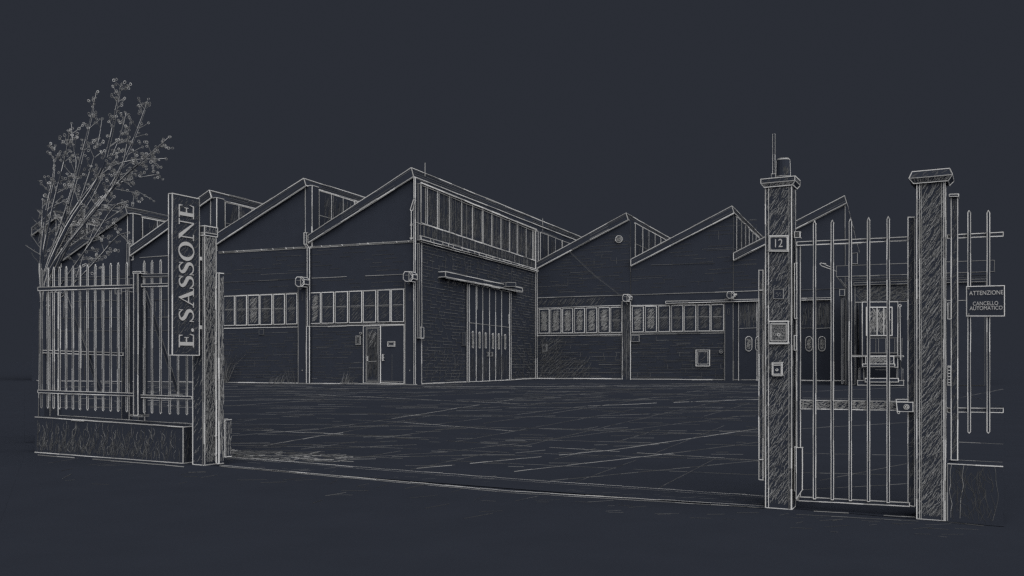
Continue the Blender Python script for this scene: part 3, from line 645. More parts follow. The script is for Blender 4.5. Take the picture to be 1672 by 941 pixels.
b.line(q[3], q[2], 1, 1); b.line(q[3] + GN * .3, q[2] + GN * .3, .7, 2); b.line(q[0], q[3], .8, 2)
b.hatch(q, -GN, 60, 96, .2, .45, 5, 12, .4, (0, 0, .8, 1))
for x in (.08, .3, .85):
    pts = []; xx = x
    for k in range(9): pts.append((q[0].lerp(q[1], xx)).lerp(q[3].lerp(q[2], xx), 1 - k / 8.5)); xx += U(-.035, .03)
    b.stroke(pts, -GN, .6, 2 if x < .5 else 3)
tag(part('low_wall', b, None, (q[0] + q[1]) / 2), 'short cracked concrete low wall under the warning sign', 'wall')

def bar_box(P, x0, x1, yt0, yb0, t, w=.8, lm=1, tip=0, off=0.0, foot=0, yt1=None, yb1=None, hatchn=0):
    b = MB(); yt1 = yt0 if yt1 is None else yt1; yb1 = yb0 if yb1 is None else yb1
    xm = (x0 + x1) / 2
    pts = [P(x0, yb0 - foot, off)] + ([P(xm, yb0, off)] if foot else []) + [P(x1, yb1 - foot, off), P(x1, yt1 + tip, off)] + ([P(xm, yt0, off)] if tip else []) + [P(x0, yt0 + tip, off)]
    b.prism(pts, P.n * t, 0, w, lm, False, .12)
    if hatchn: b.hatch(rect(P, x0, yt0, yb0, x1, yt1, yb1, off), -P.n, hatchn, 65, .08, .5, 3, 25, .2)
    return b
# left railing
LF = Plane(LW.o + GN * .15, GN)
c2x = lambda v: 40 + v / 2.3525
c2y = lambda v: 400 + v / 2.3525
fb = empty('railing', V((LF(190, 680).x, LF(190, 680).y, LF(190, 680).z)), 'tall spiked steel railing on the long low wall left of the sign', 'railing')
part('rail', bar_box(LF, 62, 219, c2y(163), c2y(176), .03, .85, 1, 0, -.02, 0, c2y(154), c2y(165)), fb, body=M_STEEL)
part('rail', bar_box(LF, 231, 318, c2y(151), c2y(161), .03, .85, 1, 0, -.02, 0, c2y(146), c2y(155)), fb, body=M_STEEL)
part('rail', bar_box(LF, 62, 219, c2y(558), c2y(568), .03, .85, 1, 0, -.02, 0, c2y(570), c2y(580)), fb, body=M_STEEL)
part('rail', bar_box(LF, 229, 313, c2y(576), c2y(586), .03, .85, 1, 0, -.02, 0, c2y(582), c2y(592)), fb, body=M_STEEL)
part('rail', bar_box(LF, 231, 318, c2y(113), c2y(122), .03, .7, 2, 0, -.02, 0, c2y(108), c2y(117)), fb, body=M_STEEL)
for v in (65, 90, 112, 135, 160, 186, 213, 242, 272, 302, 331, 360, 393, 460, 490, 523, 558, 590, 624):
    x = c2x(v); part('bar', bar_box(LF, x - 1.15, x + 1.15, c2y(yat(v, 90, 88, 523, 57)), c2y(yat(v, 90, 628, 590, 652)), .008, .60, 1 if v > 80 else 2, 4, 0, 2), fb, body=M_STEEL)
pp = bar_box(LF, 218.5, 225.5, c2y(108), c2y(656), .07, .85, 1, 0, -.06, 0, None, None, 30); part('post', pp, fb, body=M_STEEL)
pp = MB(); slab(pp, LF, 217, c2y(103), c2y(110), 229, c2y(102), c2y(109), .1, .7, 1, off=.04); part('post_cap', pp, fb, body=M_STEEL)
pp = MB(); slab(pp, LF, 213, c2y(652), c2y(657), 232, c2y(654), c2y(659), .1, .7, 2, off=.04); part('base_plate', pp, fb, body=M_STEEL)

# sliding gate leaf standing open behind the railing
SG = Plane(LF.o + GN * .75, GN)
sg = empty('sliding_gate', V((SG(150, 700).x, SG(150, 700).y, .05)), 'sliding gate leaf with diagonal braces standing open behind the spiked railing', 'gate')
part('stile', bar_box(SG, 82, 95, c2y(182), 690, .05, .75, 1, 0, 0, 0, None, None, 40), sg, body=M_STEEL)
part('stile', bar_box(SG, 199, 211, c2y(180), 700, .05, .75, 2, 0, 0, 0, None, None, 40), sg, body=M_STEEL)
part('stile', bar_box(SG, 226, 236, c2y(150), 702, .05, .7, 2), sg, body=M_STEEL)
part('top_rail', bar_box(SG, 82, 318, c2y(128), c2y(138), .05, .6, 3, 0, 0, 0, c2y(112), c2y(122)), sg, body=M_STEEL)
part('middle_rail', bar_box(SG, 70, 201, c2y(405), c2y(415), .05, .8, 1, 0, -.01, 0, c2y(415), c2y(425)), sg, body=M_STEEL)
part('bottom_rail', bar_box(SG, 60, 318, 694, 702, .05, .7, 2, 0, 0, 0, 712, 720), sg, body=M_STEEL)
for x0, y0, x1, y1 in ((c2x(155), c2y(185), c2x(288), c2y(560)), (c2x(463), c2y(178), c2x(590), c2y(570))):
    b = MB(); b.prism([SG(x0 - 2.5, y0), SG(x0 + 2.5, y0), SG(x1 + 2.5, y1), SG(x1 - 2.5, y1)], GN * .04, 0, .6, 3, False); part('brace', b, sg, body=M_STEEL)
b = MB(); b.pline([SG(x, y, -.05) for x, y in ((188, 472), (188, 480), (198, 480), (198, 470))], .7, 2, closed=True); part('catch', b, sg, body=M_STEEL)

# gateposts
def post(label, x0, x1, ytop, yb0, yb1, depth, cap, hl, hs, side=True, stripe=()):
    o = empty('gatepost', V(((GATE(x0, yb0) + GATE(x1, yb1)) / 2).to_tuple()) * 1.0, label, 'gatepost', 'square steel gateposts')
    b = MB(); q = [GATE(x0, yb0), GATE(x1, yb1), GATE(x1, ytop), GATE(x0, ytop)]
    z = 0.0; q[0].z = z; q[1].z = z; zt = (q[2].z + q[3].z) / 2; q[2].z = zt; q[3].z = zt
    b.prism(q, GN * depth, 0, 1.15, 1, True, .3)
    H = zt
    def HF(quad, out, n, ang, ln, ww, mm, sp, bd): 
        b.hatch(quad, out, n, ang, ln, ww, mm, sp, bd)
    HF(q, -GN, int(hl * 1.25), 58, .075, .40, 2, 8, .16); HF(q, -GN, int(hl * .9), 60, .06, .36, 3, 9, .2)
    for t, mm in stripe:
        b.line(q[0].lerp(q[1], t) - GN * .002, q[3].lerp(q[2], t) - GN * .002, .7, mm, .3)
    sq = [q[1], q[1] + GN * depth, q[2] + GN * depth, q[2]]
    HF(sq, GD, hs, 80, .12, .6, 2, 14, .2)
    part('shaft', b, o, body=M_STEEL)
    c = MB(); ox, hgt, fl, dr, ins = cap
    A = [q[3] - GD * ox - GN * ox, q[2] + GD * ox - GN * ox, q[2] + GD * ox + GN * (depth + ox), q[3] - GD * ox + GN * (depth + ox)]
    lo = [p.lerp(sum(A, V((0, 0, 0))) / 4, fl) for p in A]; up = [p.lerp(sum(A, V((0, 0, 0))) / 4, ins) + UP * hgt for p in A]
    lo2 = [p - UP * dr for p in lo]
    c.solid([lo2, A, up]); 
    for ring in (lo2, A, up): c.pline(ring, .95, 1, closed=True)
    for r1, r2 in ((lo2, A), (A, up)):
        for k in range(4): c.line(r1[k], r2[k], .9, 1)
    c.hatch([lo2[0], lo2[1], A[1], A[0]], -GN, 60, 50, .03, .55, 2, 20, .2); c.hatch([A[0], A[1], up[1], up[0]], -GN, 14, 40, .05, .5, 3, 20, .2)
    c.hatch([A[1], A[2], up[2], up[1]], GD, 22, 60, .03, .5, 2, 20, .2)
    part('cap', c, o, body=M_STEEL)
    return o, q
p1, q1 = post('hatched steel gatepost with number plate and intercom at the gate opening', 1250, 1292.5, 298.5, 831, 833.6, .155, (.03, .034, .16, .03, 0), 560, 130, True, ((.12, 1), (.9, 2)))
p2, q2 = post('broad hatched steel gatepost with flared cap right of the small gate', 1497, 1543, 290.5, 844.5, 851.5, .16, (.05, .05, .2, .036, .14), 700, 60, True, ((.1, 1), (.16, 2), (.88, 2), (.95, 1)))
p0, q0 = post('steel gatepost behind the hanging name board at the left of the opening', 315, 334, 381, 760.5, 762, .165, (.012, .075, .03, .03, 0), 70, 520, True, ((.85, 2),))

def post_thing(name, x0, y0, x1, y1, t, label, cat, w=.8, lm=1, inner=None, hatchn=0, m_h=2, tilt=0.0):
    b = MB(); slab(b, GATE, x0, y0, y1, x1, y0 - .4, y1 + .3, t, w, lm, back=False, ghost=.3, off=-.004)
    if inner: e = inner; b.pline(rect(GATE, x0 + e, y0 + e, y1 - e, x1 - e, y0 + e, y1 - e, -t - .006), w * .8, lm, closed=True)
    if hatchn: b.hatch(rect(GATE, x0 + 3, y0 + 4, y1 - 3, x1 - 3, y0 + 4, y1 - 3, -t - .005), -GN, hatchn, 50, .02, .5, m_h, 60, .3)
    return b, GATE((x0 + x1) / 2, y1, -.004)
def text(s, org, right, up, h, parent, wfac=1.0, center=True, thick=.002):
    cu = bpy.data.curves.new('lettering', 'FONT'); cu.body = s; cu.size = 1.0; cu.extrude = 0; cu.align_x = 'CENTER' if center else 'LEFT'
    tmp = bpy.data.objects.new('lettering', cu); COL.objects.link(tmp); bpy.context.view_layer.update()
    me = bpy.data.meshes.new_from_object(tmp.evaluated_get(bpy.context.evaluated_depsgraph_get()))
    bpy.data.objects.remove(tmp); k = h / .70; o0 = wloc(parent); me.name = 'lettering'
    for v in me.vertices: x, y = v.co.x * k * wfac, v.co.y * k; v.co = org + right * x + up * y - o0
    me.materials.clear(); me.materials.append(M_LET)
    o = bpy.data.objects.new('lettering', me); COL.objects.link(o); o.parent = parent; return o
b, bs = post_thing('number_plate', 1255.6, 385.5, 1286.7, 410.3, .012, '', '', 1.05, 1, 1.6)
for x, y in ((1258.6, 388.5), (1283.6, 388), (1258.6, 407.5), (1283.6, 407.3)): b.pline(disc(GATE, x, y, .8, -.02, 6), .5, 2, closed=True)
np_ = tag(part('number_plate', b, None, bs, body=M_STEEL), 'house number plate reading 12 near the top of the gatepost', 'sign')
text('12', GATE(1270.3, 403.8, -.022), GD, UP, 13.6 * 6.97 / FPX, np_, .82)
b, bs = post_thing('small_plate', 1262.6, 473.3, 1279, 488, .006, '', '', .6, 2, None, 6)
tag(part('blank_plate', b, None, bs, body=M_STEEL), 'small blank plate on the gatepost above the intercom panel', 'plate')
b, bs = post_thing('intercom', 1255.6, 525, 1287, 560, .03, '', '', 1.25, 1, 3.2, 170)
b.line(GATE(1261, 530.5, -.04), GATE(1282, 530, -.04), 1.3, 2); b.pline(disc(GATE, 1271.7, 547, 2.2, -.04, 8), .8, 1, closed=True); b.line(GATE(1256, 561, -.034), GATE(1287, 560.8, -.034), 1.6, 1, .5)
tag(part('intercom', b, None, bs, body=M_STEEL), 'square framed intercom panel on the gatepost below the blank plate', 'intercom')
b, bs = post_thing('key_switch', 1261, 592.5, 1277, 612.5, .05, '', '', 1.0, 1, 1.6)
b.line(GATE(1262, 596.6, -.06), GATE(1276, 596.4, -.06), 1.4, 1, .4); b.pline(disc(GATE, 1268.6, 604, 1.8, -.06, 8), .8, 1, closed=True); b.line(GATE(1262, 613.6, -.05), GATE(1277, 613.6, -.05), 1.5, 1, .5)
tag(part('key_switch', b, None, bs, body=M_STEEL), 'little hooded key switch box lowest on the gatepost', 'switch')
# beacon and aerial on the cap
ctr = (q1[2] + q1[3]) / 2 + GN * .08 + UP * .036
bo = empty('beacon', ctr + GD * .02, 'flashing beacon lamp like an upturned tumbler on top of the gatepost', 'lamp')
def lathe(c, prof, n=16): return [[c + V((math.cos(2 * math.pi * k / n) * r, math.sin(2 * math.pi * k / n) * r, z)) for k in range(n)] for r, z in prof]
def lathe_edge(b, c, r, z, w=.8, n=16, m=1):
    for k in range(n):
        p = [c + V((math.cos(2 * math.pi * t / n) * r, math.sin(2 * math.pi * t / n) * r, z)) for t in (k, k + 1)]; b.line(*p, w, m, 0)
c = ctr + GD * .02
b = MB(); b.solid(lathe(c, ((.054, 0), (.054, .022)))); lathe_edge(b, c, .0545, .022, .6); lathe_edge(b, c, .0545, .002, .6); part('base', b, bo, body=M_STEEL)
b = MB(); b.solid(lathe(c, ((.055, .023), (.050, .152), (.044, .162), (.026, .167)))); lathe_edge(b, c, .0505, .154, .75); lathe_edge(b, c, .044, .163, .5); 
tng = V((-(c - CAM).y, (c - CAM).x, 0)).normalized()
for s_ in (-1, 1): b.line(c + tng * .0555 * s_ + UP * .02, c + tng * .0505 * s_ + UP * .154, .8, 1)
for _ in range(26):
    k = U(.05, .9); z0 = U(.03, .09); pt = c - tng * .05 * (k - .1) * .9 - (c - CAM).normalized() * .054; b.line(pt + UP * z0, pt + UP * (z0 + .02) - tng * .004, .4, 3, 0)
part('lens', b, bo, body=M_GLASS)
c = ctr - GD * .052
ao = empty('aerial', c, 'thin upright rod aerial beside the beacon on the gatepost', 'aerial')
b = MB(); q = [c + GD * sx * .016 + GN * sy * .016 for sx, sy in ((-1, -1), (1, -1), (1, 1), (-1, 1))]; b.prism(q, UP * .05, 0, .7, 1); part('bracket', b, ao, body=M_STEEL)
b = MB(); b.tube([c, c + UP * .368, c + UP * .376], [.0085, .0085, .004], 0, 8)
for s_ in (-1, 1): b.line(c + tng * .0085 * s_ + UP * .05, c + tng * .0085 * s_ + UP * .37, .75, 1)
b.line(c + tng * .0085 + UP * .37, c - tng * .0085 + UP * .37, .7, 1); part('rod', b, ao, body=M_STEEL)
# guide posts of the sliding gate, and the stop box
b = bar_box(GATE, 1239.2, 1246, 441.5, 783, .05, 1.0, 1, 0, .02, 0, 441.3, 784, 150); b.line(GATE(1239.4, 474, .01), GATE(1246, 474, .01), .9, 1); b.line(GATE(1239.4, 750.5, .01), GATE(1247, 750.7, .01), .9, 1)
b.line(GATE(1248, 470, .02), GATE(1248.6, 780, .02), .8, 2, .3)
tag(part('guide_post', b, None, GATE(1243, 783, .02), body=M_STEEL), 'narrow guide channel on the gate side of the numbered gatepost', 'guide post')
b = bar_box(GATE, 354, 357.5, 446, 757, .07, 1.0, 1, 0, .02, 0, 446, 757.5, 40); b.line(GATE(352.5, 470, .02), GATE(353, 755, .02), 1, 1, .6); b.hatch([GATE(357.5, 757, .02), GATE(357.5, 757, .02) + GN * .07, GATE(357.5, 446, .02) + GN * .07, GATE(357.5, 446, .02)], GD, 120, 88, .15, .7, 2, 6, .1)
for y in (470, 560, 712, 742): b.pline(disc(GATE, 352.5, y, 1.8, .0, 6), .7, 1, closed=True)
tag(part('guide_post', b, None, GATE(355, 757, .02), body=M_STEEL), 'slim pale guide post on the inner side of the left gatepost', 'guide post')
b = bar_box(GATE, 361, 367, 685, 746, .1, .9, 1, 0, .15, 0, 686, 746.5, 40); b.hatch([GATE(367, 746, .15), GATE(367, 746, .15) + GN * .1, GATE(367, 686, .15) + GN * .1, GATE(367, 686, .15)], GD, 30, 88, .1, .7, 2, 6, .1)
tag(part('stop_box', b, None, GATE(364, 746, .15), body=M_STEEL), 'small upright stop box at the foot of the left gatepost', 'box')
# floor track
b = MB()
for pts, ww, mm in ((((371, 746.5), (840, 782.2), (1249, 810.3)), .95, 1), (((371, 748.4), (840, 785), (1249, 813)), .7, 2), (((359, 760), (840, 802.3), (1249, 826.4)), .9, 1), (((359, 761.5), (840, 805), (1249, 829.4)), .7, 2)):
    gl(b, pts, ww * .72, mm, 0, .12)
qd = [GP(371, 746.5, .004), GP(1249, 810.3, .004), GP(1249, 829.4, .004), GP(359, 761.5, .004)]; b.poly(qd)
for _ in range(60):
    t = R(); x = lerp(371, 1249, t); y = lerp(lerp(748, 812, t), lerp(761, 827, t), R()); gl(b, [(x, y), (x + U(6, 30), y + U(-2, 2))], .45, 3, 0, 0)
tag(part('gate_track', b, None, GP(800, 790), body=M_GROUND), 'double floor track crossing the gate opening between the posts', 'track')

# hanging name board: stands out from the left gatepost towards the street
pc = (q0[0] + q0[1]) / 2
NB = Plane(pc + GD * .055, -GD)
nb = empty('name_board', NB(303, 580), 'tall dark name board reading E. SASSONE upward on the left gatepost', 'sign')
b = MB(); fq = [NB(281.3, 580), NB(325.3, 580), NB(325.3, 326), NB(281.3, 315)]
zt = (fq[2].z + fq[3].z) / 2; fq[2].z = zt; fq[3].z = zt; zb = fq[0].z; fq[1].z = zb
b.prism(fq, -GD * .055, 0, 1.05, 1, True, .25)
i_ = [fq[0].lerp(fq[2], .06), fq[1].lerp(fq[3], .06), fq[2].lerp(fq[0], .06), fq[3].lerp(fq[1], .06)]
b.hatch(fq, GD, 300, 50, .09, .5, 3, 12, .25, (0, 0, 1, 1))
b.line(fq[3], i_[3] , .5, 3); 
part('panel', b, nb, body=M_STEEL)
# serif letters
def cat(pts, n=5):
    out = []; P = [pts[0]] + list(pts) + [pts[-1]]
    for i in range(1, len(P) - 2):
        for k in range(n):
            t = k / n; a, bb, cc, d = P[i - 1], P[i], P[i + 1], P[i + 2]
            out.append(tuple(.5 * (2 * bb[j] + (cc[j] - a[j]) * t + (2 * a[j] - 5 * bb[j] + 4 * cc[j] - d[j]) * t * t + (-a[j] + 3 * bb[j] - 3 * cc[j] + d[j]) * t ** 3) for j in range(len(bb))))
    out.append(tuple(pts[-1])); return out
def rc(x0, y0, x1, y1): return [(x0, y0), (x1, y0), (x1, y1), (x0, y1)]
def ring(cx_, cy_, rx, ry, ix, iy, n=28):
    f = lambda k, a, b_: (cx_ + a * math.cos(2 * math.pi * k / n), cy_ + b_ * math.sin(2 * math.pi * k / n))
    return [[f(k, rx, ry), f(k + 1, rx, ry), f(k + 1, ix, iy), f(k, ix, iy)] for k in range(n)]
def ess():
    c = cat([(.52, .80, .014), (.45, .93, .022), (.31, .975, .027), (.16, .91, .05), (.115, .77, .075), (.2, .62, .088), (.35, .51, .092), (.49, .40, .088), (.53, .25, .075), (.46, .1, .05), (.29, .026, .027), (.13, .08, .022), (.05, .22, .014)])
    L, Rr = [], []
    for i, (x, y, h_) in enumerate(c):
        x0, y0, _ = c[max(0, i - 1)]; x1, y1, _ = c[min(len(c) - 1, i + 1)]; l = math.hypot(x1 - x0, y1 - y0); nx, ny = -(y1 - y0) / l, (x1 - x0) / l
        L.append((x + nx * h_, y + ny * h_)); Rr.append((x - nx * h_, y - ny * h_))
    return [[L[i], L[i + 1], Rr[i + 1], Rr[i]] for i in range(len(L) - 1)] + [rc(.535, .73, .57, .99), rc(.0, .01, .035, .28)]
GL = {
 'E': (.74, [rc(0, 0, .62, .05), rc(.09, .05, .26, .95), rc(0, .95, .6, 1), rc(.26, .47, .46, .525), rc(.46, .37, .495, .63), [(.54, .95), (.6, .95), (.6, .76), (.575, .76)], [(.56, .05), (.62, .05), (.655, .27), (.63, .27)]]),
 'N': (1.06, [[(.12, .045), (.17, .045), (.17, .84), (.12, .907)], [(.03, 1), (.25, 1), (.88, 0), (.80, 0)], [(.83, .085), (.88, .005), (.88, .955), (.83, .955)], rc(0, 0, .3, .04), rc(.71, .96, 1.0, 1)]),
 'A': (.94, [[(.12, .045), (.18, .045), (.435, .83), (.46, 1)], [(.435, .83), (.65, .045), (.84, .045), (.51, 1), (.46, 1)], [(.2736, .33), (.5774, .33), (.563, .38), (.29, .38)], rc(.03, 0, .28, .04), rc(.56, 0, .93, .04)]),
 'S': (.66, ess()), 'O': (1.0, ring(.46, .5, .46, .525, .28, .475)),
 '.': (.34, [[(.1 + .085 * math.cos(k * math.pi / 5), .085 + .085 * math.sin(k * math.pi / 5)) for k in range(10)]]), ' ': (.16, [])}
txt = 'E. SASSONE'; adv = sum(GL[c_][0] for c_ in txt) - .1
z_lo = NB(303, 567.5).z; z_hi = NB(303, 334.5).z; capz = (z_hi - z_lo) / adv
xb_ = (fq[0] + fq[1]) / 2; base_n = fq[1].lerp(fq[0], .23); capn = (fq[1] - fq[0]).length * .55
pos = 0.0; b = MB()
for ch in txt:
    wd, polys = GL[ch]
    for pl in polys:
        pts = [base_n - GN * (y * capn) + V((0, 0, z_lo - base_n.z + (pos + x) * capz)) + GD * .004 for x, y in pl]
        b.solid([pts, [p + GD * .008 for p in pts]], 4)
    pos += wd
part('lettering', b, nb, body=M_LET)
for t in (.18, .62):
    b = MB(); k = fq[1].lerp(fq[2], t) - GD * .02; b.bar(k, k + GN * .06, .02, 1); part('bracket', b, nb, body=M_STEEL)

# small gate
PG = Plane(GATE.o + GN * .07, GN)
pg = empty('pedestrian_gate', V((PG(1395, 822).x, PG(1395, 822).y, .03)), 'small spiked steel pedestrian gate between the two right gateposts', 'gate')
part('stile', bar_box(PG, 1301, 1307, 396, 817, .04, 1.0, 1), pg, body=M_STEEL)
part('stile', bar_box(PG, 1482.6, 1493.5, 355, 825, .04, 1.05, 1, 0, 0, 0, 355, 827.5, 170), pg, body=M_STEEL)
part('top_rail', bar_box(PG, 1301, 1482.4, 395.3, 401, .03, 1.0, 1, 0, -.012, 0, 387.0, 393), pg, body=M_STEEL)
part('bottom_rail', bar_box(PG, 1303, 1485, 811.3, 817.6, .03, 1.0, 1, 0, -.012, 0, 821, 827), pg, body=M_STEEL)
mr = bar_box(PG, 1307, 1482.4, 653.4, 667.8, .03, .95, 1, 0, -.012, 0, 656, 670.5)
mr.hatch(rect(PG, 1307, 653.4, 667.8, 1482, 656, 670.5, -.012), -GN, 170, 22, .06, .55, 2, 12, .2)
for x in (1308.5, 1334, 1363, 1392.5, 1422, 1453.5): mr.hatch(rect(PG, x, 655, 668, x + 3.5, 655, 668, -.013), -GN, 18, 88, .04, .7, 2, 4, .1)
part('lock_rail', mr, pg, body=M_STEEL)
for x, yt in ((1330, 361), (1359, 359.6), (1388.4, 357.6), (1418.2, 355.6), (1450.3, 353.6)):
    part('bar', bar_box(PG, x - 2, x + 2, yt, yat(x, 1305, 813.5, 1485, 822.5), .02, .82, 1, 4.5, -.03), pg, body=M_STEEL)
lb = MB(); slab(lb, PG, 1464, 656.6, 672, 1490.7, 657, 672.4, .05, .8, 1, off=-.02); lb.pline(disc(PG, 1480, 664.7, 4.0, -.075, 10), .8, 1, closed=True); lb.pline(disc(PG, 1480.4, 664.7, 2, -.075, 8), .8, 1, closed=True); lb.pline([PG(x, y, -.075) for x, y in ((1463, 652.3), (1483, 652.3))], .9, 1); lb.line(PG(1463, 652, -.075), PG(1465.6, 673, -.075), .9, 1); lb.pline(disc(PG, 1467, 673.6, 2.0, -.075, 7), .8, 1, closed=True)
part('lock', lb, pg, body=M_STEEL)
for y0, y1 in ((378.5, 388), (430, 520), (548, 572), (730, 760), (760, 802)):
    hg = bar_box(PG, 1297.2, 1301 if y0 > 400 else 1306.5, y0, y1, .05, .75, 1, 0, -.03, 0, None, None, 25); part('hinge', hg, pg, body=M_STEEL)
hg = bar_box(PG, 1300, 1310, 731, 815, .03, .9, 1, 0, -.06, 0, 731, 800); part('kick_stop', hg, pg, body=M_STEEL)

# railing at the right edge
RF = Plane(RW.o + GN * .13, GN)
fr = empty('railing', V((RF(1595, 752).x, RF(1595, 752).y, RF(1595, 752).z)), 'short spiked railing with capped post on the low wall at the right', 'railing')
part('post', bar_box(RF, 1553, 1563.6, 320.5, 751, .06, 1.05, 1, 0, -.02, 0, 320.5, 751.5, 160), fr, body=M_STEEL)
b = MB(); slab(b, RF, 1550, 317.4, 321, 1565.2, 317, 320.8, .09, .9, 1, off=.04); part('post_cap', b, fr, body=M_STEEL)
for x0, x1 in ((1546.5, 1552.8), (1563.8, 1638)):
    part('rail', bar_box(RF, x0, x1, yat(x0, 1546.5, 384, 1637.8, 379.3), yat(x0, 1546.5, 389.6, 1637.8, 385.8), .03, .95, 1, 0, .0, 0, yat(x1, 1546.5, 384, 1637.8, 379.3), yat(x1, 1546.5, 389.6, 1637.8, 385.8), 30), fr, body=M_STEEL)
    part('rail', bar_box(RF, x0, x1, 666.2, 673, .03, .95, 1, 0, .0, 0, 667, 674, 30), fr, body=M_STEEL)
for x in (1582.5, 1613.8): part('bar', bar_box(RF, x - 2.2, x + 2.2, 344, 707.6, .03, .85, 1, 3.5, -.02, 2.5), fr, body=M_STEEL)
SGP = Plane(RF.o - GN * .03, GN)
b = MB(); slab(b, SGP, 1578.2, 468.2, 516.2, 1640, 466.6, 516.2, .008, 1.0, 1)
for x, y in ((1581.5, 471.5), (1581.5, 513)): b.pline(disc(SGP, x, y, 1, -.012, 6), .5, 2, closed=True)
ws_ = tag(part('warning_sign', b, None, SGP(1609, 516), body=M_STEEL), 'dark warning sign reading ATTENZIONE CANCELLO AUTOMATICO wired to the right railing', 'sign')
hh = 7.0 * dist(SGP(1610, 480)) / FPX
text('ATTENZIONE', SGP(1610.2, 481.6, -.016), GD, UP, hh, ws_, .80)
text('CANCELLO', SGP(1609, 498.6, -.016), GD, UP, hh * .9, ws_, .80)
text('AUTOMATICO', SGP(1610, 506.2, -.016), GD, UP, hh * .9, ws_, .80)
b = bar_box(GATE, 1547.5, 1552.5, 598, 629, .05, .8, 1, 0, .06)
for i in range(6): y = 600 + i * 5; b.line(GATE(1547.8, y, .05), GATE(1552.4, y, .05), .9, 1, 0)
tag(part('slotted_box', b, None, GATE(1550, 629, .06), body=M_STEEL), 'narrow slotted box squeezed between broad gatepost and capped railing post', 'box')
b = bar_box(GATE, 1547.5, 1553, 495, 521, .05, .7, 1, 0, .06); b.pline(rect(GATE, 1549, 498, 518, 1551.6, 498, 518, .05), .5, 2, closed=True)
tag(part('latch_keeper', b, None, GATE(1550, 521, .06), body=M_STEEL), 'slim framed keeper box high beside the broad gatepost', 'box')

# ------------------------------------------------------------------ bare shrub-like tree at the left
c1x = lambda v: 40 + v / 2.7675
c1y = lambda v: 120 + v / 2.7675
TR = Plane(GATE.o + GN * 3.2, FWD)
base = TR(40 + 92 / 2.7675, 600); base.z = 0
tree = empty('budding_tree', base, 'many-stemmed budding tree with bare leaning branches behind the railing', 'tree')
tk = MB(); cr = MB()
def bud(p):
    r = U(.0135, .019); n = 7
    a = V((U(-1, 1), U(-1, 1), U(-1, 1))).normalized(); vv = (CAM - p).normalized(); a = (vv + a * .6).normalized()
    e = a.cross(UP).normalized(); f = a.cross(e); sy = U(.75, 1.2); th = .0031
    rings = []
    for k in range(n):
        t = 2 * math.pi * k / n; d = (e * math.cos(t) + f * math.sin(t) * sy); c0 = p + d * r
        rings.append([c0 + d * th, c0 + a * th, c0 - d * th, c0 - a * th])
    if (p - CAM).dot(RGT) / dist(p) * FPX + CX < 64: return
    b0 = len(cr.v); mm = random.choice((1, 2, 2, 2))
    for rg in rings: cr.v += rg
    for k in range(n):
        for j in range(4):
            cr.f.append((b0 + k * 4 + j, b0 + ((k + 1) % n) * 4 + j, b0 + ((k + 1) % n) * 4 + (j + 1) % 4, b0 + k * 4 + (j + 1) % 4)); cr.m.append(mm)
def twig(p, q, r0, r1, m_=2, n=5):
    pts = []; L = (q - p).length; ph = V((U(-1, 1), U(-1, 1), U(-1, 1))) * L * .03
    for i in range(n + 1):
        t = i / n; pts.append(p.lerp(q, t) + ph * math.sin(t * 3.1) + (V((U(-1, 1), U(-1, 1), U(-1, 1))) * L * .008 if 0 < i < n else V((0, 0, 0))))
    tk.tube(pts, [lerp(r0, r1, i / n) for i in range(n + 1)], m_, 4); return pts
def stem(path, depth, r0, sub, nb_, dbl=True):
    nb_ = int(nb_ * .9); path = [(92 + U(-7, 7), 1075) if y > 1000 else (x + max(0, (y - 700) / 300) * 20, y) for x, y in path]; depth *= .8
    pts = [TR(c1x(x), c1y(y), lerp(0, depth, i / (len(path) - 1))) for i, (x, y) in enumerate(path)]
    pts = [V(p) for p in cat([tuple(p) for p in pts], 4)]; n = len(pts)
    rs = [lerp(r0, .004, (i / (n - 1)) ** .8) for i in range(n)]
    # dark limb with pale drawn sides where it is thick
    tk.tube(pts, rs, 0, 6)
    for s_ in ((-1, 1) if dbl else (1,)):
        for i in range(n - 1):
            d = (pts[i + 1] - pts[i]); sd_ = d.cross(pts[i] - CAM).normalized()
            if s_ < 0 and rs[i] < .007: continue
            if R() < .06: continue
            k_ = lerp(1.05, .5, i / n); tk.bar(pts[i] + sd_ * rs[i] * s_, pts[i + 1] + sd_ * rs[i + 1] * s_, KW * 13 * U(.55, .9) * k_, random.choice((1, 1, 2)))
    for k in range(int(sub * 1.5)):
        t = U(.32, .98); i = int(t * (n - 1)); p = pts[i]; d = (pts[min(i + 1, n - 1)] - pts[i - 1]).normalized()
        side = d.cross(pts[i] - CAM).normalized() * random.choice((-1, 1)); l = U(.10, .40) * (1.15 - t * .7)
        q = p + (d * U(.6, 1) + side * U(.4, .9) + V((U(-.4, .4), U(-.4, .4), 0))).normalized() * l
        tp = twig(p, q, .0040, .0026, random.choice((2, 2, 3)))
        for j in range(random.randint(1, 3)):
            u = random.choice(tp[2:]); bp = u + V((U(-1, 1), U(-1, 1), U(-.6, 1))) * .04; tk.bar(u, bp, .0022, 3); bud(bp)
        bud(q)
    for k in range(nb_):
        i = random.randint(int(n * .45), n - 1); u = pts[i]; bp = u + V((U(-1, 1), U(-1, 1), U(-.6, 1))) * .045; tk.bar(u, bp, .0024, 3); bud(bp)
    bud(pts[-1])
B0 = (62, 960)
stem([(60, 1250), B0, (150, 760), (235, 470), (290, 250), (325, 92)], .4, .030, 15, 10)
stem([(66, 1250), (70, 950), (190, 700), (330, 480), (390, 290), (420, 130), (440, 50)], -.3, .034, 17, 12)
stem([(72, 1250), (90, 930), (250, 690), (390, 510), (480, 330), (535, 190), (560, 116)], .7, .028, 14, 10)
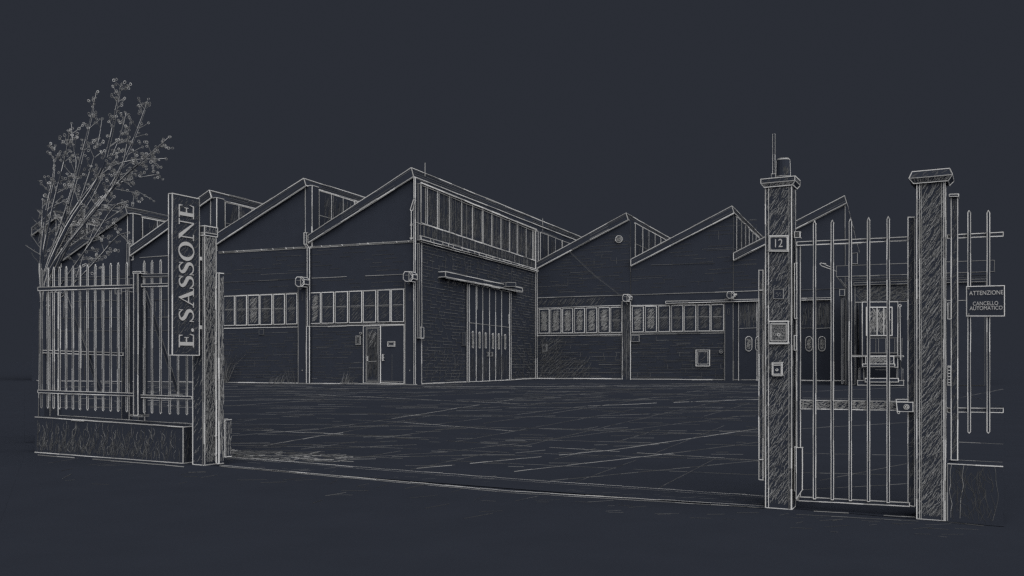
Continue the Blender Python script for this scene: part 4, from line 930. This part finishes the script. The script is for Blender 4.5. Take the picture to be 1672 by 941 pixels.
stem([(75, 1250), (100, 900), (260, 690), (420, 500), (540, 390), (655, 288)], -.6, .030, 14, 10)
stem([(70, 1250), (80, 900), (210, 640), (360, 450), (480, 395), (640, 386)], .2, .020, 9, 7, False)
stem([(70, 1250), (130, 860), (290, 640), (400, 520), (490, 480), (604, 456)], .9, .018, 9, 8, False)
stem([(58, 1250), (64, 860), (100, 620), (130, 470), (140, 326)], .1, .020, 12, 8)
stem([(58, 1250), (70, 860), (130, 600), (180, 400), (203, 278)], -.5, .018, 11, 8, False)
stem([(60, 1250), (80, 900), (180, 640), (235, 430), (222, 330), (213, 226)], .5, .016, 8, 8, False)
stem([(70, 1250), (130, 900), (250, 700), (420, 500), (500, 530), (585, 578)], -.2, .014, 6, 6, False)
stem([(56, 1250), (56, 900), (75, 740), (84, 570)], .3, .014, 8, 5, False)
stem([(75, 1250), (170, 930), (300, 760), (400, 610), (465, 580)], -.7, .014, 8, 5, False)
stem([(75, 1250), (230, 930), (330, 830), (415, 740), (470, 720)], -.9, .012, 7, 5, False)
stem([(75, 1250), (200, 960), (270, 800), (345, 640), (405, 560)], .6, .012, 6, 5, False)
stem([(62, 1250), (110, 850), (250, 580), (330, 330), (352, 205)], .8, .016, 10, 8, False)
stem([(66, 1250), (150, 800), (310, 560), (420, 320), (460, 185)], 1.0, .016, 10, 8, False)
stem([(70, 1250), (160, 820), (370, 560), (440, 430), (480, 225)], -.8, .016, 9, 8, False)
for _ in range(24):   # fine shoots low in the clump
    x = U(58, 200); y = U(620, 880); p = TR(c1x(x), c1y(y), U(-.5, .8)); q = TR(c1x(x + U(15, 70)), c1y(y - U(40, 140)), U(-.5, .8)); twig(p, q, .005, .003, random.choice((2, 3)), 3)
b0 = TR(c1x(92), c1y(1065)); b1 = V((b0.x, b0.y, 0)); tk.tube([b1, b1.lerp(b0, .5), b0], [.085, .07, .06], 0, 8)
tn = (b0 - CAM).cross(UP).normalized()
for s_ in (-1, 1): tk.line(b1 + tn * .085 * s_, b0 + tn * .06 * s_, .8, 2)
part('trunk', tk, tree, body=M_BARK); part('crown', cr, tree, body=M_BARK)
